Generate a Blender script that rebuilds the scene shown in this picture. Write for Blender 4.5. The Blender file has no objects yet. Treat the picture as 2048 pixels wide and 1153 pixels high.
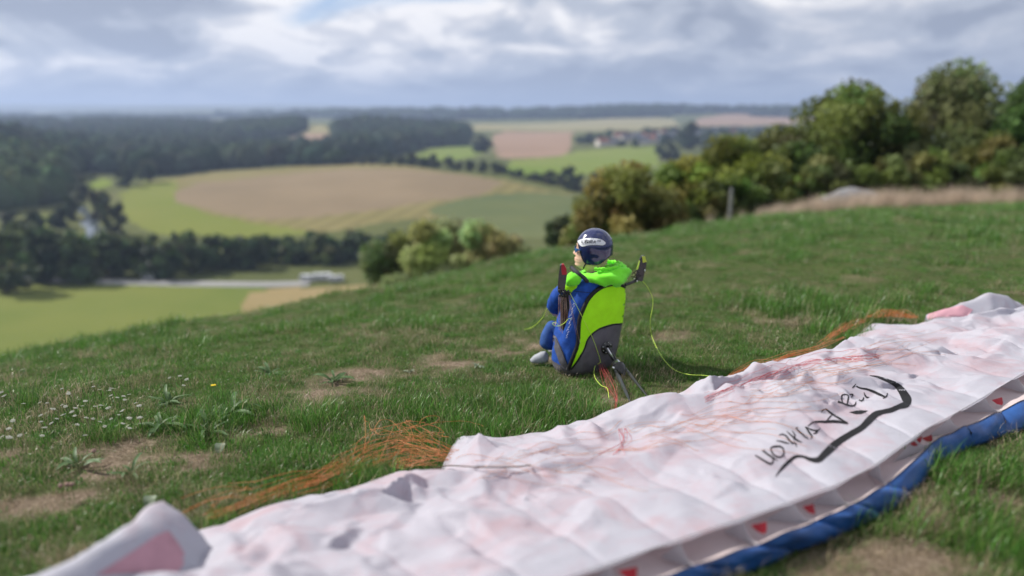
import bpy, bmesh, math, random
import numpy as np
from mathutils import Vector, Matrix
from mathutils.bvhtree import BVHTree
from mathutils.geometry import delaunay_2d_cdt

random.seed(7); rng = np.random.default_rng(7)
SC = bpy.context.scene
COL = SC.collection

# ------------------------------------------------------------------ camera
CZ = 0.82                      # eye height above the turf under the lens
PITCH = math.radians(13.3)
FPX = 1484.0                   # focal length in photo pixels (2048 wide)
cam_d = bpy.data.cameras.new('camera'); cam = bpy.data.objects.new('camera', cam_d); COL.objects.link(cam)
cam.location = (0, 0, CZ); cam.rotation_euler = (math.pi / 2 - PITCH, 0, 0)
cam_d.sensor_width = 36.0; cam_d.lens = FPX / 2048 * 36.0
cam_d.clip_start = 0.05; cam_d.clip_end = 60000
cam_d.dof.use_dof = True; cam_d.dof.focus_distance = 2.62; cam_d.dof.aperture_fstop = 1.02
SC.camera = cam

# ------------------------------------------------------------------ light
SUN_EL = math.radians(42); SUN_AZ = math.radians(-66)      # azimuth from +Y, clockwise
sun_dir = Vector((math.sin(SUN_AZ) * math.cos(SUN_EL), math.cos(SUN_AZ) * math.cos(SUN_EL), math.sin(SUN_EL)))
sd = bpy.data.lights.new('sun', 'SUN'); sd.energy = 5.0; sd.angle = math.radians(0.6); sd.color = (1, .95, .87)
sun = bpy.data.objects.new('sun', sd); COL.objects.link(sun)
sun.rotation_euler = (-sun_dir).to_track_quat('-Z', 'Y').to_euler(); sun.location = (-20, 10, 30)

W = bpy.data.worlds.new('World'); SC.world = W; W.use_nodes = True
nt = W.node_tree; nt.nodes.clear()
def N(t, kind, **kw):
    n = t.nodes.new(kind)
    for k, v in kw.items():
        if k.startswith('i_'): n.inputs[k[2:].replace('_', ' ')].default_value = v
        elif k.startswith('n_'): n.inputs[int(k[2:])].default_value = v
        else: setattr(n, k, v)
    return n
def ramp(t, stops, fac=None, interp='LINEAR'):
    r = t.nodes.new('ShaderNodeValToRGB'); cr = r.color_ramp; cr.interpolation = interp
    while len(cr.elements) > 1: cr.elements.remove(cr.elements[-1])
    for i, (p, c) in enumerate(stops):
        e = cr.elements[0] if i == 0 else cr.elements.new(p)
        e.position = p
        e.color = (c, c, c, 1) if isinstance(c, (int, float)) else tuple(c) + (1,)
    if fac is not None: t.links.new(fac, r.inputs[0])
    return r
L = nt.links.new
out = N(nt, 'ShaderNodeOutputWorld'); bg = N(nt, 'ShaderNodeBackground', i_Strength=0.10)
sky = N(nt, 'ShaderNodeTexSky', sky_type='NISHITA', sun_disc=False, sun_elevation=SUN_EL, sun_rotation=SUN_AZ, air_density=1.0, dust_density=0.6)
tc = N(nt, 'ShaderNodeTexCoord'); sep = N(nt, 'ShaderNodeSeparateXYZ'); L(tc.outputs['Generated'], sep.inputs[0])
zc = N(nt, 'ShaderNodeMath', operation='MAXIMUM', n_1=0.0); L(sep.outputs['Z'], zc.inputs[0])
za = N(nt, 'ShaderNodeMath', operation='ADD', n_1=0.30); L(zc.outputs[0], za.inputs[0])
dx = N(nt, 'ShaderNodeMath', operation='DIVIDE'); L(sep.outputs['X'], dx.inputs[0]); L(za.outputs[0], dx.inputs[1])
dy = N(nt, 'ShaderNodeMath', operation='DIVIDE'); L(sep.outputs['Y'], dy.inputs[0]); L(za.outputs[0], dy.inputs[1])
cv = N(nt, 'ShaderNodeCombineXYZ'); L(dx.outputs[0], cv.inputs[0]); L(dy.outputs[0], cv.inputs[1])
mp = N(nt, 'ShaderNodeMapping'); mp.inputs['Location'].default_value = (2.3, 0.6, 0); L(cv.outputs[0], mp.inputs[0])
n1 = N(nt, 'ShaderNodeTexNoise', i_Scale=1.25, i_Detail=7.0, i_Roughness=0.52, i_Distortion=0.35); L(mp.outputs[0], n1.inputs['Vector'])
n2 = N(nt, 'ShaderNodeTexNoise', i_Scale=2.7, i_Detail=7.0, i_Roughness=0.58, i_Distortion=0.5); L(mp.outputs[0], n2.inputs['Vector'])
cover = ramp(nt, [(0.24, 0.0), (0.36, 1.0)], n1.outputs['Fac'], 'EASE')
thick = N(nt, 'ShaderNodeMath', operation='MULTIPLY_ADD', n_1=0.70); L(n2.outputs['Fac'], thick.inputs[0])
t2 = N(nt, 'ShaderNodeMath', operation='MULTIPLY', n_1=0.50); L(n1.outputs['Fac'], t2.inputs[0]); L(t2.outputs[0], thick.inputs[2])
ccol = ramp(nt, [(0.51, (9.4, 9.1, 8.9)), (0.56, (6.6, 6.6, 6.9)), (0.61, (4.5, 4.8, 5.45)), (0.70, (2.8, 3.1, 3.85))], thick.outputs[0], 'EASE')
skyd = N(nt, 'ShaderNodeMixRGB', blend_type='MULTIPLY', n_0=1.0); L(sky.outputs[0], skyd.inputs[1]); skyd.inputs[2].default_value = (.62, .74, .95, 1)
cm = N(nt, 'ShaderNodeMixRGB'); L(cover.outputs[0], cm.inputs[0]); L(skyd.outputs[0], cm.inputs[1]); L(ccol.outputs[0], cm.inputs[2])
L(cm.outputs[0], bg.inputs[0]); L(bg.outputs[0], out.inputs[0])

SC.view_settings.view_transform = 'Standard'; SC.view_settings.look = 'None'
SC.view_settings.exposure = 0.28; SC.view_settings.gamma = 1.0; SC.view_settings.use_curve_mapping = False
SC.render.engine = 'CYCLES'
SC.cycles.use_denoising = True
SC.cycles.max_bounces = 7; SC.cycles.diffuse_bounces = 3; SC.cycles.glossy_bounces = 2
SC.cycles.transmission_bounces = 4; SC.cycles.volume_bounces = 0; SC.cycles.transparent_max_bounces = 6
SC.cycles.sample_clamp_indirect = 6.0

# ------------------------------------------------------------------ pixel <-> place helpers
cp, sp_ = math.cos(PITCH), math.sin(PITCH)
def ray(px, py):
    u = (px - 1024) / FPX; w = (576.5 - py) / FPX
    return np.array([u, cp + w * sp_, -sp_ + w * cp])
def at_depth(px, py, y):
    d = ray(px, py); return np.array([0, 0, CZ]) + d * (y / d[1])

# ------------------------------------------------------------------ numpy noise
def _hash(ix, iy, seed):
    n = (ix * 374761393 + iy * 668265263 + seed * 1442695041) & 0xffffffff
    n = ((n ^ (n >> 13)) * 1274126177) & 0xffffffff
    return ((n ^ (n >> 16)) & 0xffff) / 65535.0
def vnoise(x, y, seed=0):
    x = np.asarray(x, float); y = np.asarray(y, float)
    ix = np.floor(x).astype(np.int64); iy = np.floor(y).astype(np.int64)
    fx = x - ix; fy = y - iy; fx = fx * fx * fx * (fx * (fx * 6 - 15) + 10); fy = fy * fy * fy * (fy * (fy * 6 - 15) + 10)
    a = _hash(ix, iy, seed); b = _hash(ix + 1, iy, seed); c = _hash(ix, iy + 1, seed); d = _hash(ix + 1, iy + 1, seed)
    return (a * (1 - fx) + b * fx) * (1 - fy) + (c * (1 - fx) + d * fx) * fy - 0.5
def fbm(x, y, oct=4, seed=0):
    s = 0; a = 1.0
    for k in range(oct):
        s = s + a * vnoise(x * 2 ** k + 17.3 * k, y * 2 ** k - 9.1 * k, seed + k); a *= 0.5
    return s

# ------------------------------------------------------------------ terrain heights
H0 = CZ
RIDGE = [(-500, 812, 5.5), (0, 722, 6.2), (400, 652, 7.2), (700, 596, 8.8), (1000, 530, 11.5), (1200, 490, 14.5), (1330, 464, 17.5),
         (1540, 434, 21), (1800, 420, 25), (2048, 414, 27), (2600, 405, 29)]
_th, _s, _c = [], [], []
for px, py, d in RIDGE:
    q = ray(px, py); hr = math.hypot(q[0], q[1]); v = q[2] / hr
    _th.append(math.atan2(q[0], q[1])); _s.append(v + 2 * H0 / d); _c.append(H0 / d ** 2)
_tf = np.linspace(-math.pi, math.pi, 721)
_sf = np.interp(_tf, _th, _s); _cf = np.interp(_tf, _th, _c)
_k = np.exp(-np.linspace(-2, 2, 25) ** 2); _k /= _k.sum()
_sf = np.convolve(np.pad(_sf, 12, mode='edge'), _k, 'valid'); _cf = np.convolve(np.pad(_cf, 12, mode='edge'), _k, 'valid')
def near_z(x, y, bumps=True):
    x = np.asarray(x, float); y = np.asarray(y, float)
    r = np.hypot(x, y); th = np.arctan2(x, y)
    s = np.interp(th, _tf, _sf); c = np.interp(th, _tf, _cf)
    w = np.clip(r / 1.5, 0, 1); s = s * w
    rs = (s + 0.55) / (2 * c)
    z = np.where(r < rs, s * r - c * r * r, s * rs - c * rs * rs - 0.55 * (r - rs)) + CZ - H0
    if bumps:
        z = z + 0.05 * fbm(x * 1.1, y * 1.1, 3, 3) * np.clip(r / 3, 0.3, 2) + 0.012 * fbm(x * 7, y * 7, 2, 5)
    return z
_br = [0, 330, 500, 1000, 1700, 2500, 3600, 6000, 9500, 14000]
_bz = [-50, -50, -46.5, -45, -37, -29, -20, 4, 62, 80]
def far_z(x, y):
    x = np.asarray(x, float); y = np.asarray(y, float)
    r = np.hypot(x, y); th = np.degrees(np.arctan2(x, y))
    z = np.interp(r, _br, _bz)
    z = z + 7.5 * np.exp(-((th + 7) / 13) ** 2 - ((r - 560) / 170) ** 2)               # the cropped knoll
    z = z + 58 * np.exp(-((th + 42) / 8.5) ** 2 - ((r - 850) / 260) ** 2)              # wooded hill on the far bank
    z = z + 4 * np.exp(-((th + 25) / 7) ** 2 - ((r - 2100) / 500) ** 2) + 14 * np.exp(-((th + 14) / 5) ** 2 - ((r - 1350) / 200) ** 2)
    z = z + 13 * np.exp(-((th + 8) / 7) ** 2 - ((r - 1650) / 350) ** 2)
    z = z + 10 * np.exp(-((th - 10) / 9) ** 2 - ((r - 1250) / 350) ** 2)
    amp = np.clip((r - 600) / 4000, 0, 1)
    z = z + amp * 60 * fbm(x / 1400, y / 1400, 3, 11)
    return z + 1.0 * fbm(x / 60, y / 60, 3, 21) * np.clip((r - 150) / 200, 0, 1)
def ground(x, y, bumps=True):
    a = near_z(x, y, bumps); b = far_z(x, y); k = 2.0
    h = np.clip(0.5 + 0.5 * (a - b) / k, 0, 1)
    return b * (1 - h) + a * h + k * h * (1 - h)
def G(x, y): return float(ground(np.array([x]), np.array([y]))[0])
def on_ground(px, py, h=0.0):
    d = ray(px, py); t = 0.3; prev = t
    tt = np.geomspace(0.4, 12000, 1500)
    P = np.array([0, 0, CZ])[None] + d[None] * tt[:, None]
    e = P[:, 2] - (ground(P[:, 0], P[:, 1]) + h)
    i = int(np.argmax(e < 0)) if (e < 0).any() else len(tt) - 1
    lo, hi = tt[max(i - 1, 0)], tt[i]
    for _ in range(14):
        m = (lo + hi) / 2; p = np.array([0, 0, CZ]) + d * m
        if p[2] - (G(p[0], p[1]) + h) < 0: hi = m
        else: lo = m
    return np.array([0, 0, CZ]) + d * hi
def plan(poly): return np.array([on_ground(*q)[:2] for q in poly])
def inside(P, poly):
    x, y = P[:, 0], P[:, 1]; r = np.zeros(len(P), bool); n = len(poly); j = n - 1
    for i in range(n):
        xi, yi = poly[i]; xj, yj = poly[j]
        c = ((yi > y) != (yj > y)) & (x < (xj - xi) * (y - yi) / (yj - yi + 1e-12) + xi)
        r ^= c; j = i
    return r

# ------------------------------------------------------------------ object helpers
def tag(o, label=None, cat=None, group=None, kind=None):
    if label: o['label'] = label
    if cat: o['category'] = cat
    if group: o['group'] = group
    if kind: o['kind'] = kind
    return o
def worldpos(o):
    p = Vector((0, 0, 0))
    while o is not None: p += o.location; o = o.parent
    return p
def empty(name, loc, label=None, cat=None, group=None):
    o = bpy.data.objects.new(name, None); COL.objects.link(o); o.location = loc; o.empty_display_size = 0.05
    return tag(o, label, cat, group)
def make_mesh(name, V, F, smooth=True):
    V = np.asarray(V, float); me = bpy.data.meshes.new(name)
    if isinstance(F, np.ndarray):
        n, k = F.shape
        me.vertices.add(len(V)); me.vertices.foreach_set('co', V.astype(np.float32).ravel())
        me.loops.add(n * k); me.loops.foreach_set('vertex_index', F.astype(np.int32).ravel())
        me.polygons.add(n); me.polygons.foreach_set('loop_start', np.arange(0, n * k, k, dtype=np.int32))
        me.polygons.foreach_set('loop_total', np.full(n, k, np.int32))
        me.update(calc_edges=True); me.validate()
    else:
        me.from_pydata([tuple(v) for v in V], [], [tuple(f) for f in F]); me.update()
    me.polygons.foreach_set('use_smooth', np.full(len(me.polygons), smooth))
    return me
def add(name, V, F, mat, parent=None, smooth=True, loc=None):
    """link one mesh object; V are world coordinates"""
    V = np.asarray(V, float)
    base = np.array(worldpos(parent)) if parent is not None else np.zeros(3)
    if loc is None: loc = base if parent is not None else np.array([V[:, 0].mean(), V[:, 1].mean(), V[:, 2].min()])
    loc = np.asarray(loc, float)
    o = bpy.data.objects.new(name, make_mesh(name, V - loc, F, smooth)); COL.objects.link(o)
    if mat is not None: o.data.materials.append(mat)
    if parent is not None: o.parent = parent; o.location = Vector(loc - base)
    else: o.location = Vector(loc)
    return o
def grid_faces(n, m, wrap=False):
    i, j = np.meshgrid(np.arange(n - 1), np.arange(m if wrap else m - 1), indexing='ij'); j2 = (j + 1) % m
    return np.stack([i * m + j, (i + 1) * m + j, (i + 1) * m + j2, i * m + j2], -1).reshape(-1, 4)
def join(parts):
    V, F, o = [], [], 0
    for v, f in parts:
        V.append(np.asarray(v, float)); F += [tuple(int(i) + o for i in q) for q in f]; o += len(v)
    return np.concatenate(V), F
def catmull(P, n):
    P = np.asarray(P, float)
    if len(P) < 3:
        t = np.linspace(0, 1, n)[:, None]; return P[0] * (1 - t) + P[-1] * t
    Q = np.vstack([2 * P[0] - P[1], P, 2 * P[-1] - P[-2]]); out = []
    seg = np.linspace(0, len(P) - 1 - 1e-9, n)
    for s in seg:
        k = int(s); t = s - k; a, b, c, d = Q[k:k + 4]
        out.append(.5 * (2 * b + (c - a) * t + (2 * a - 5 * b + 4 * c - d) * t * t + (3 * b - a - 3 * c + d) * t ** 3))
    return np.array(out)
def tube(P, r, sides=6, cap=True):
    P = np.asarray(P, float); n = len(P); r = np.broadcast_to(np.asarray(r, float), (n,))
    T = np.gradient(P, axis=0); T /= np.linalg.norm(T, axis=1)[:, None] + 1e-12
    up = np.array([0, 0, 1.0]) if abs(T[0, 2]) < .9 else np.array([1.0, 0, 0])
    V = []
    a = np.linspace(0, 2 * math.pi, sides, endpoint=False); nrm = np.cross(T[0], up); nrm /= np.linalg.norm(nrm)
    for k in range(n):
        nrm = nrm - T[k] * nrm.dot(T[k]); nrm /= np.linalg.norm(nrm) + 1e-12; b = np.cross(T[k], nrm)
        V.append(P[k] + r[k] * (np.cos(a)[:, None] * nrm + np.sin(a)[:, None] * b))
    V = np.concatenate(V); F = [tuple(q) for q in grid_faces(n, sides, True)]
    if cap: F += [tuple(range(sides))[::-1], tuple(range((n - 1) * sides, n * sides))]
    return V, F
def box(c, ax, half, taper=1.0):
    """oriented box: ax = 3 unit vectors"""
    c = np.asarray(c, float); V = []
    for z in (-1, 1):
        k = 1 if z < 0 else taper
        for x, y in ((-1, -1), (1, -1), (1, 1), (-1, 1)):
            V.append(c + ax[0] * x * half[0] * k + ax[1] * y * half[1] * k + ax[2] * z * half[2])
    return np.array(V), [(3, 2, 1, 0), (4, 5, 6, 7), (0, 1, 5, 4), (1, 2, 6, 5), (2, 3, 7, 6), (3, 0, 4, 7)]
def ellipsoid(c, R, n=12, m=16, ax=None):
    th = np.linspace(0.02, math.pi - 0.02, n)[:, None]; ph = np.linspace(0, 2 * math.pi, m, endpoint=False)[None]
    X = np.stack([np.sin(th) * np.cos(ph) * R[0], np.sin(th) * np.sin(ph) * R[1], np.cos(th) * np.ones_like(ph) * R[2]], -1).reshape(-1, 3)
    if ax is not None: X = X @ np.array(ax)
    F = [tuple(q) for q in grid_faces(n, m, True)] + [tuple(range(m))[::-1], tuple(range((n - 1) * m, n * m))]
    return X + np.asarray(c), F
def copy_tree(o, parent=None):
    c = o.copy(); COL.objects.link(c); c.parent = parent
    for ch in [k for k in o.children]: copy_tree(ch, c)
    return c

# ------------------------------------------------------------------ materials
def mat(name, col, rough=0.6, spec=0.3, var=0.0, vscale=8.0, bump=0.0, bscale=60.0, metal=0.0, coat=0.0, sheen=0.0, transl=0.0, col2=None, hue_obj=0.0):
    m = bpy.data.materials.new(name); m.use_nodes = True; t = m.node_tree; p = t.nodes['Principled BSDF']; l = t.links.new
    p.inputs['Base Color'].default_value = (*col, 1); p.inputs['Roughness'].default_value = rough
    p.inputs['Specular IOR Level'].default_value = spec; p.inputs['Metallic'].default_value = metal
    p.inputs['Coat Weight'].default_value = coat; p.inputs['Sheen Weight'].default_value = sheen
    co = N(t, 'ShaderNodeTexCoord').outputs['Object']
    last = None
    if var or col2 is not None:
        nz = N(t, 'ShaderNodeTexNoise', i_Scale=vscale, i_Detail=5.0, i_Roughness=0.6); l(co, nz.inputs['Vector'])
        if col2 is None: col2 = tuple(min(1, c * (1 + var)) for c in col); c1 = tuple(c * (1 - var) for c in col)
        else: c1 = col
        r = ramp(t, [(0.35, c1), (0.65, col2)], nz.outputs['Fac']); l(r.outputs[0], p.inputs['Base Color']); last = r.outputs[0]
    if bump:
        nb = N(t, 'ShaderNodeTexNoise', i_Scale=bscale, i_Detail=4.0); l(co, nb.inputs['Vector'])
        b = N(t, 'ShaderNodeBump', i_Strength=bump, i_Distance=0.004); l(nb.outputs['Fac'], b.inputs['Height']); l(b.outputs[0], p.inputs['Normal'])
    if transl:
        tr = N(t, 'ShaderNodeBsdfTranslucent'); tr.inputs['Color'].default_value = (*col, 1)
        if last is not None: l(last, tr.inputs['Color'])
        mx = N(t, 'ShaderNodeMixShader', n_0=transl); l(p.outputs[0], mx.inputs[1]); l(tr.outputs[0], mx.inputs[2])
        l(mx.outputs[0], t.nodes['Material Output'].inputs['Surface'])
    return m
def leaf_mat(name, attr='col', transl=0.35, rough=0.45, inst=0.25):
    """foliage colour from a vertex colour, varied per instance"""
    m = bpy.data.materials.new(name); m.use_nodes = True; t = m.node_tree; p = t.nodes['Principled BSDF']; l = t.links.new
    a = N(t, 'ShaderNodeAttribute', attribute_name=attr)
    oi = N(t, 'ShaderNodeObjectInfo')
    mr = N(t, 'ShaderNodeMapRange'); mr.inputs['To Min'].default_value = 1 - inst; mr.inputs['To Max'].default_value = 1 + inst; l(oi.outputs['Random'], mr.inputs['Value'])
    hs = N(t, 'ShaderNodeHueSaturation'); l(a.outputs['Color'], hs.inputs['Color']); l(mr.outputs[0], hs.inputs['Value'])
    l(hs.outputs[0], p.inputs['Base Color']); p.inputs['Roughness'].default_value = rough; p.inputs['Specular IOR Level'].default_value = 0.35
    tr = N(t, 'ShaderNodeBsdfTranslucent'); l(hs.outputs[0], tr.inputs['Color'])
    mx = N(t, 'ShaderNodeMixShader', n_0=transl); l(p.outputs[0], mx.inputs[1]); l(tr.outputs[0], mx.inputs[2])
    l(mx.outputs[0], t.nodes['Material Output'].inputs['Surface'])
    return m
def set_col(me, cols, name='col'):
    a = me.color_attributes.new(name, 'FLOAT_COLOR', 'POINT')
    c = np.ones((len(me.vertices), 4), np.float32); c[:, :3] = cols; a.data.foreach_set('color', c.ravel())

M = {}
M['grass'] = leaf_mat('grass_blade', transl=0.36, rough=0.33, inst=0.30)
M['leaf'] = leaf_mat('tree_leaf', transl=0.40, rough=0.65, inst=0.0)
M['farleaf'] = leaf_mat('far_canopy', transl=0.0, rough=0.95, inst=0.0)
M['farleaf'].node_tree.nodes['Principled BSDF'].inputs['Specular IOR Level'].default_value = 0.0
M['bark'] = mat('bark', (.10, .075, .05), .9, .1, var=.35, vscale=6, bump=.5, bscale=20)
M['lime'] = mat('lime_cordura', (.42, .93, .015), .7, .2, var=.04, vscale=30, bump=.25, bscale=500)
M['hoodlime'] = mat('green_fleece', (.20, .84, .035), .8, .15, var=.06, vscale=20, bump=.3, bscale=160, sheen=.2)
M['blue'] = mat('blue_cordura', (.018, .075, .36), .75, .2, var=.22, vscale=40, bump=.5, bscale=450)
M['denim'] = mat('blue_trouser_cloth', (.035, .085, .26), .85, .15, var=.2, vscale=30, bump=.5, bscale=250)
M['greyc'] = mat('dark_grey_coated_cloth', (.105, .10, .12), .5, .4, var=.12, vscale=25, bump=.3, bscale=60)
M['black'] = mat('black_webbing', (.012, .012, .014), .6, .3, var=.2, vscale=60, bump=.2, bscale=300)
M['carbon'] = mat('carbon_plate', (.015, .015, .017), .25, .5, coat=.5)
M['collar'] = mat('dark_collar', (.055, .055, .065), .8, .2, var=.15, vscale=40)
M['skin'] = mat('moulded_skin', (.72, .46, .34), .45, .4, var=.06, vscale=30)
M['lip'] = mat('painted_lips', (.55, .25, .2), .5, .3)
M['helmet'] = mat('navy_gloss_shell', (.008, .015, .085), .16, .5, coat=.9, var=.1, vscale=15)
M['badge'] = mat('silver_white_badge', (.72, .74, .78), .35, .5)
M['ink'] = mat('black_print', (.012, .012, .014), .7, .2)
M['lens'] = mat('blue_lens', (.02, .09, .25), .08, .6, coat=.6)
M['shoe'] = mat('pale_grey_shoe', (.31, .33, .37), .6, .3, var=.1, vscale=60)
M['steel'] = mat('brushed_aluminium', (.75, .75, .76), .28, .5, metal=1.0)
M['blackm'] = mat('black_anodised', (.012, .012, .013), .3, .5, coat=.3)
M['prop'] = mat('grey_carbon_blade', (.035, .038, .04), .3, .5, var=.2, vscale=40)
M['redtip'] = mat('red_tip', (.42, .015, .03), .45, .4)
M['yellowtip'] = mat('yellow_green_tip', (.55, .62, .08), .5, .3)
M['whiteprint'] = mat('white_stitching', (.75, .77, .82), .7, .2)
M['limeline'] = mat('lime_line', (.62, .85, .12), .6, .3)
M['redline'] = mat('red_line', (.50, .06, .075), .6, .3, var=.25, vscale=30)
M['orangeline'] = mat('orange_line', (.52, .15, .035), .6, .3, col2=(.60, .27, .13), vscale=14)
M['brownline'] = mat('brown_line', (.23, .10, .07), .6, .3, col2=(.5, .38, .32), vscale=25)
M['bluecell'] = mat('blue_ripstop', (.018, .085, .29), .38, .5, var=.25, vscale=12, bump=.5, bscale=25, transl=.08)
M['redcloth'] = mat('red_ripstop', (.34, .012, .025), .45, .4, var=.2, vscale=20, transl=.2)
M['pinkcloth'] = mat('pink_ripstop', (.62, .34, .41), .5, .4, var=.15, vscale=9, transl=.3)
M['ribcloth'] = mat('white_rib_cloth', (.58, .57, .60), .6, .3, transl=.3)
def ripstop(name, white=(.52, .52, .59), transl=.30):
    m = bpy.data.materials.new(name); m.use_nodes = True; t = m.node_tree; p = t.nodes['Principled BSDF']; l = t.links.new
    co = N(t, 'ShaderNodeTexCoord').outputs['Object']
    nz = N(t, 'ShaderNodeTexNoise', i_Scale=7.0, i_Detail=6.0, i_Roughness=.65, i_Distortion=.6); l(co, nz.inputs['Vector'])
    r = ramp(t, [(.33, (.52, .42, .47)), (.45, (.52, .48, .545)), (.54, white)], nz.outputs['Fac']); l(r.outputs[0], p.inputs['Base Color'])  # pink mottling painted in for the red layer's glow through the white cloth
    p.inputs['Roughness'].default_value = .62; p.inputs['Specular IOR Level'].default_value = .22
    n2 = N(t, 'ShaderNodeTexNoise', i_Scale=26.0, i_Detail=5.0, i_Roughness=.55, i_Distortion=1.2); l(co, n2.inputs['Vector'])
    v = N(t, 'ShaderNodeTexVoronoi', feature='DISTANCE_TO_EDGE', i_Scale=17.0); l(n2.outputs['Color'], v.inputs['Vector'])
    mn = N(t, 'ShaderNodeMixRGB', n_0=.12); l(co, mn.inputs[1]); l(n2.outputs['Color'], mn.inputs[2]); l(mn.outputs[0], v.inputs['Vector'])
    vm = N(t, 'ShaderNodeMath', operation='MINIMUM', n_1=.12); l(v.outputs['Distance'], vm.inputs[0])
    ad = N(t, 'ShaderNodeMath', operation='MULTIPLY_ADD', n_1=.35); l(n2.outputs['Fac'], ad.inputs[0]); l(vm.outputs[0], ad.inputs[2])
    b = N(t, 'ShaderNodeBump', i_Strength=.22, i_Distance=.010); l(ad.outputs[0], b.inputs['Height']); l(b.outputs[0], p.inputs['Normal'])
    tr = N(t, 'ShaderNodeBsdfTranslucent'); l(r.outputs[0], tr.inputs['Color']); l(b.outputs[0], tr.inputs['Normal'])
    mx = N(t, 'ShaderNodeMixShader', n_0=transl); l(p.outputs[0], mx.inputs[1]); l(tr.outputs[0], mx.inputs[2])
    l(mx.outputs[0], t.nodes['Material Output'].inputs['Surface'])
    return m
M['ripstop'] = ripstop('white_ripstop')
M['undercloth'] = mat('red_and_white_upper_cloth', (.66, .06, .09), .5, .3, col2=(.72, .36, .38), vscale=4.0, transl=.1)
M['innercloth'] = mat('pale_pink_inner_cloth', (.72, .61, .61), .6, .3, var=.08, vscale=6, transl=.3)

# ------------------------------------------------------------------ ground, fields, road, river
def soil_mat():
    m = bpy.data.materials.new('turf_soil'); m.use_nodes = True; t = m.node_tree; p = t.nodes['Principled BSDF']; l = t.links.new
    co = N(t, 'ShaderNodeTexCoord').outputs['Object']
    a = N(t, 'ShaderNodeTexNoise', i_Scale=1.3, i_Detail=6.0, i_Roughness=.6); l(co, a.inputs['Vector'])
    b = N(t, 'ShaderNodeTexNoise', i_Scale=85.0, i_Detail=6.0, i_Roughness=.75); l(co, b.inputs['Vector'])
    at = N(t, 'ShaderNodeAttribute', attribute_name='bare')
    r1 = ramp(t, [(.3, (.035, .048, .018)), (.5, (.065, .085, .028)), (.7, (.11, .12, .048))], b.outputs['Fac'])
    r2 = ramp(t, [(.32, (.085, .062, .043)), (.5, (.21, .16, .115)), (.68, (.36, .29, .22))], b.outputs['Fac'])
    mx = N(t, 'ShaderNodeMixRGB'); l(at.outputs['Fac'], mx.inputs[0]); l(r1.outputs[0], mx.inputs[1]); l(r2.outputs[0], mx.inputs[2])
    l(mx.outputs[0], p.inputs['Base Color']); p.inputs['Roughness'].default_value = .95; p.inputs['Specular IOR Level'].default_value = .1
    bp = N(t, 'ShaderNodeBump', i_Strength=.9, i_Distance=.012); l(b.outputs['Fac'], bp.inputs['Height']); l(bp.outputs[0], p.inputs['Normal'])
    return m
def field_mat(name, c1, c2, scale=.02, c3=None, stripe=0.0, ang=0.0):
    m = bpy.data.materials.new(name); m.use_nodes = True; t = m.node_tree; p = t.nodes['Principled BSDF']; l = t.links.new
    co = N(t, 'ShaderNodeTexCoord').outputs['Object']
    a = N(t, 'ShaderNodeTexNoise', i_Scale=scale, i_Detail=6.0, i_Roughness=.6); l(co, a.inputs['Vector'])
    st = [(.32, c1), (.62, c2)] + ([(.75, c3)] if c3 else [])
    r = ramp(t, st, a.outputs['Fac']); src = r.outputs[0]
    if stripe:
        mp = N(t, 'ShaderNodeMapping'); mp.inputs['Rotation'].default_value = (0, 0, ang); l(co, mp.inputs[0])
        w = N(t, 'ShaderNodeTexWave', i_Scale=stripe, i_Distortion=1.5); l(mp.outputs[0], w.inputs['Vector'])
        mr = ramp(t, [(0, .85), (1, 1.1)], w.outputs['Fac'])
        mm = N(t, 'ShaderNodeMixRGB', blend_type='MULTIPLY', n_0=1.0); l(src, mm.inputs[1]); l(mr.outputs[0], mm.inputs[2]); src = mm.outputs[0]
    l(src, p.inputs['Base Color']); p.inputs['Roughness'].default_value = 1.0; p.inputs['Specular IOR Level'].default_value = .05
    return m
M['soil'] = soil_mat()
M['valley'] = field_mat('valley_grassland', (.07, .085, .03), (.11, .12, .045), .008, (.15, .135, .07))
M['crop'] = field_mat('stubble_soil', (.195, .15, .095), (.235, .18, .115), .012, (.22, .19, .10), .05, .5)
M['cropg'] = field_mat('young_crop', (.14, .17, .035), (.17, .185, .045), .015)
M['cropo'] = field_mat('olive_crop', (.17, .15, .06), (.205, .175, .08), .013, (.15, .17, .05), .03, .2)
M['dull'] = field_mat('dull_green_crop', (.09, .115, .05), (.13, .145, .06), .012)
M['bright'] = field_mat('bright_meadow', (.15, .20, .035), (.185, .225, .045), .02)
M['green2'] = field_mat('green_pasture', (.13, .19, .035), (.17, .20, .05), .01)
M['brown2'] = field_mat('harrowed_earth', (.25, .17, .12), (.29, .20, .145), .006)
M['pale'] = field_mat('pale_stubble', (.24, .22, .11), (.27, .24, .13), .004)
M['vfield'] = field_mat('valley_hay_meadow', (.115, .15, .035), (.155, .175, .045), .02, (.10, .125, .035))
M['tanf'] = field_mat('dry_meadow', (.24, .19, .09), (.27, .21, .11), .03)
M['roadm'] = field_mat('pale_asphalt', (.27, .27, .275), (.31, .305, .30), .3)
M['water'] = mat('river_water', (.10, .12, .13), .06, .6)

th = np.concatenate([np.arange(-180, -66, 4.0), np.arange(-66, 66, 0.27), np.arange(66, 180.1, 4.0)]); th = np.radians(th)
rr = np.concatenate([[0.02, 0.12], np.geomspace(0.25, 13500, 800)])
TH, RR = np.meshgrid(th, rr, indexing='xy')
X = RR * np.sin(TH); Y = RR * np.cos(TH); Z = ground(X, Y)
VV = np.stack([X, Y, Z], -1).reshape(-1, 3); nr, nth = X.shape
FF = grid_faces(nr, nth)[:, ::-1]
cen = VV[FF].mean(1)[:, :2]; crad = np.hypot(cen[:, 0], cen[:, 1])

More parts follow.
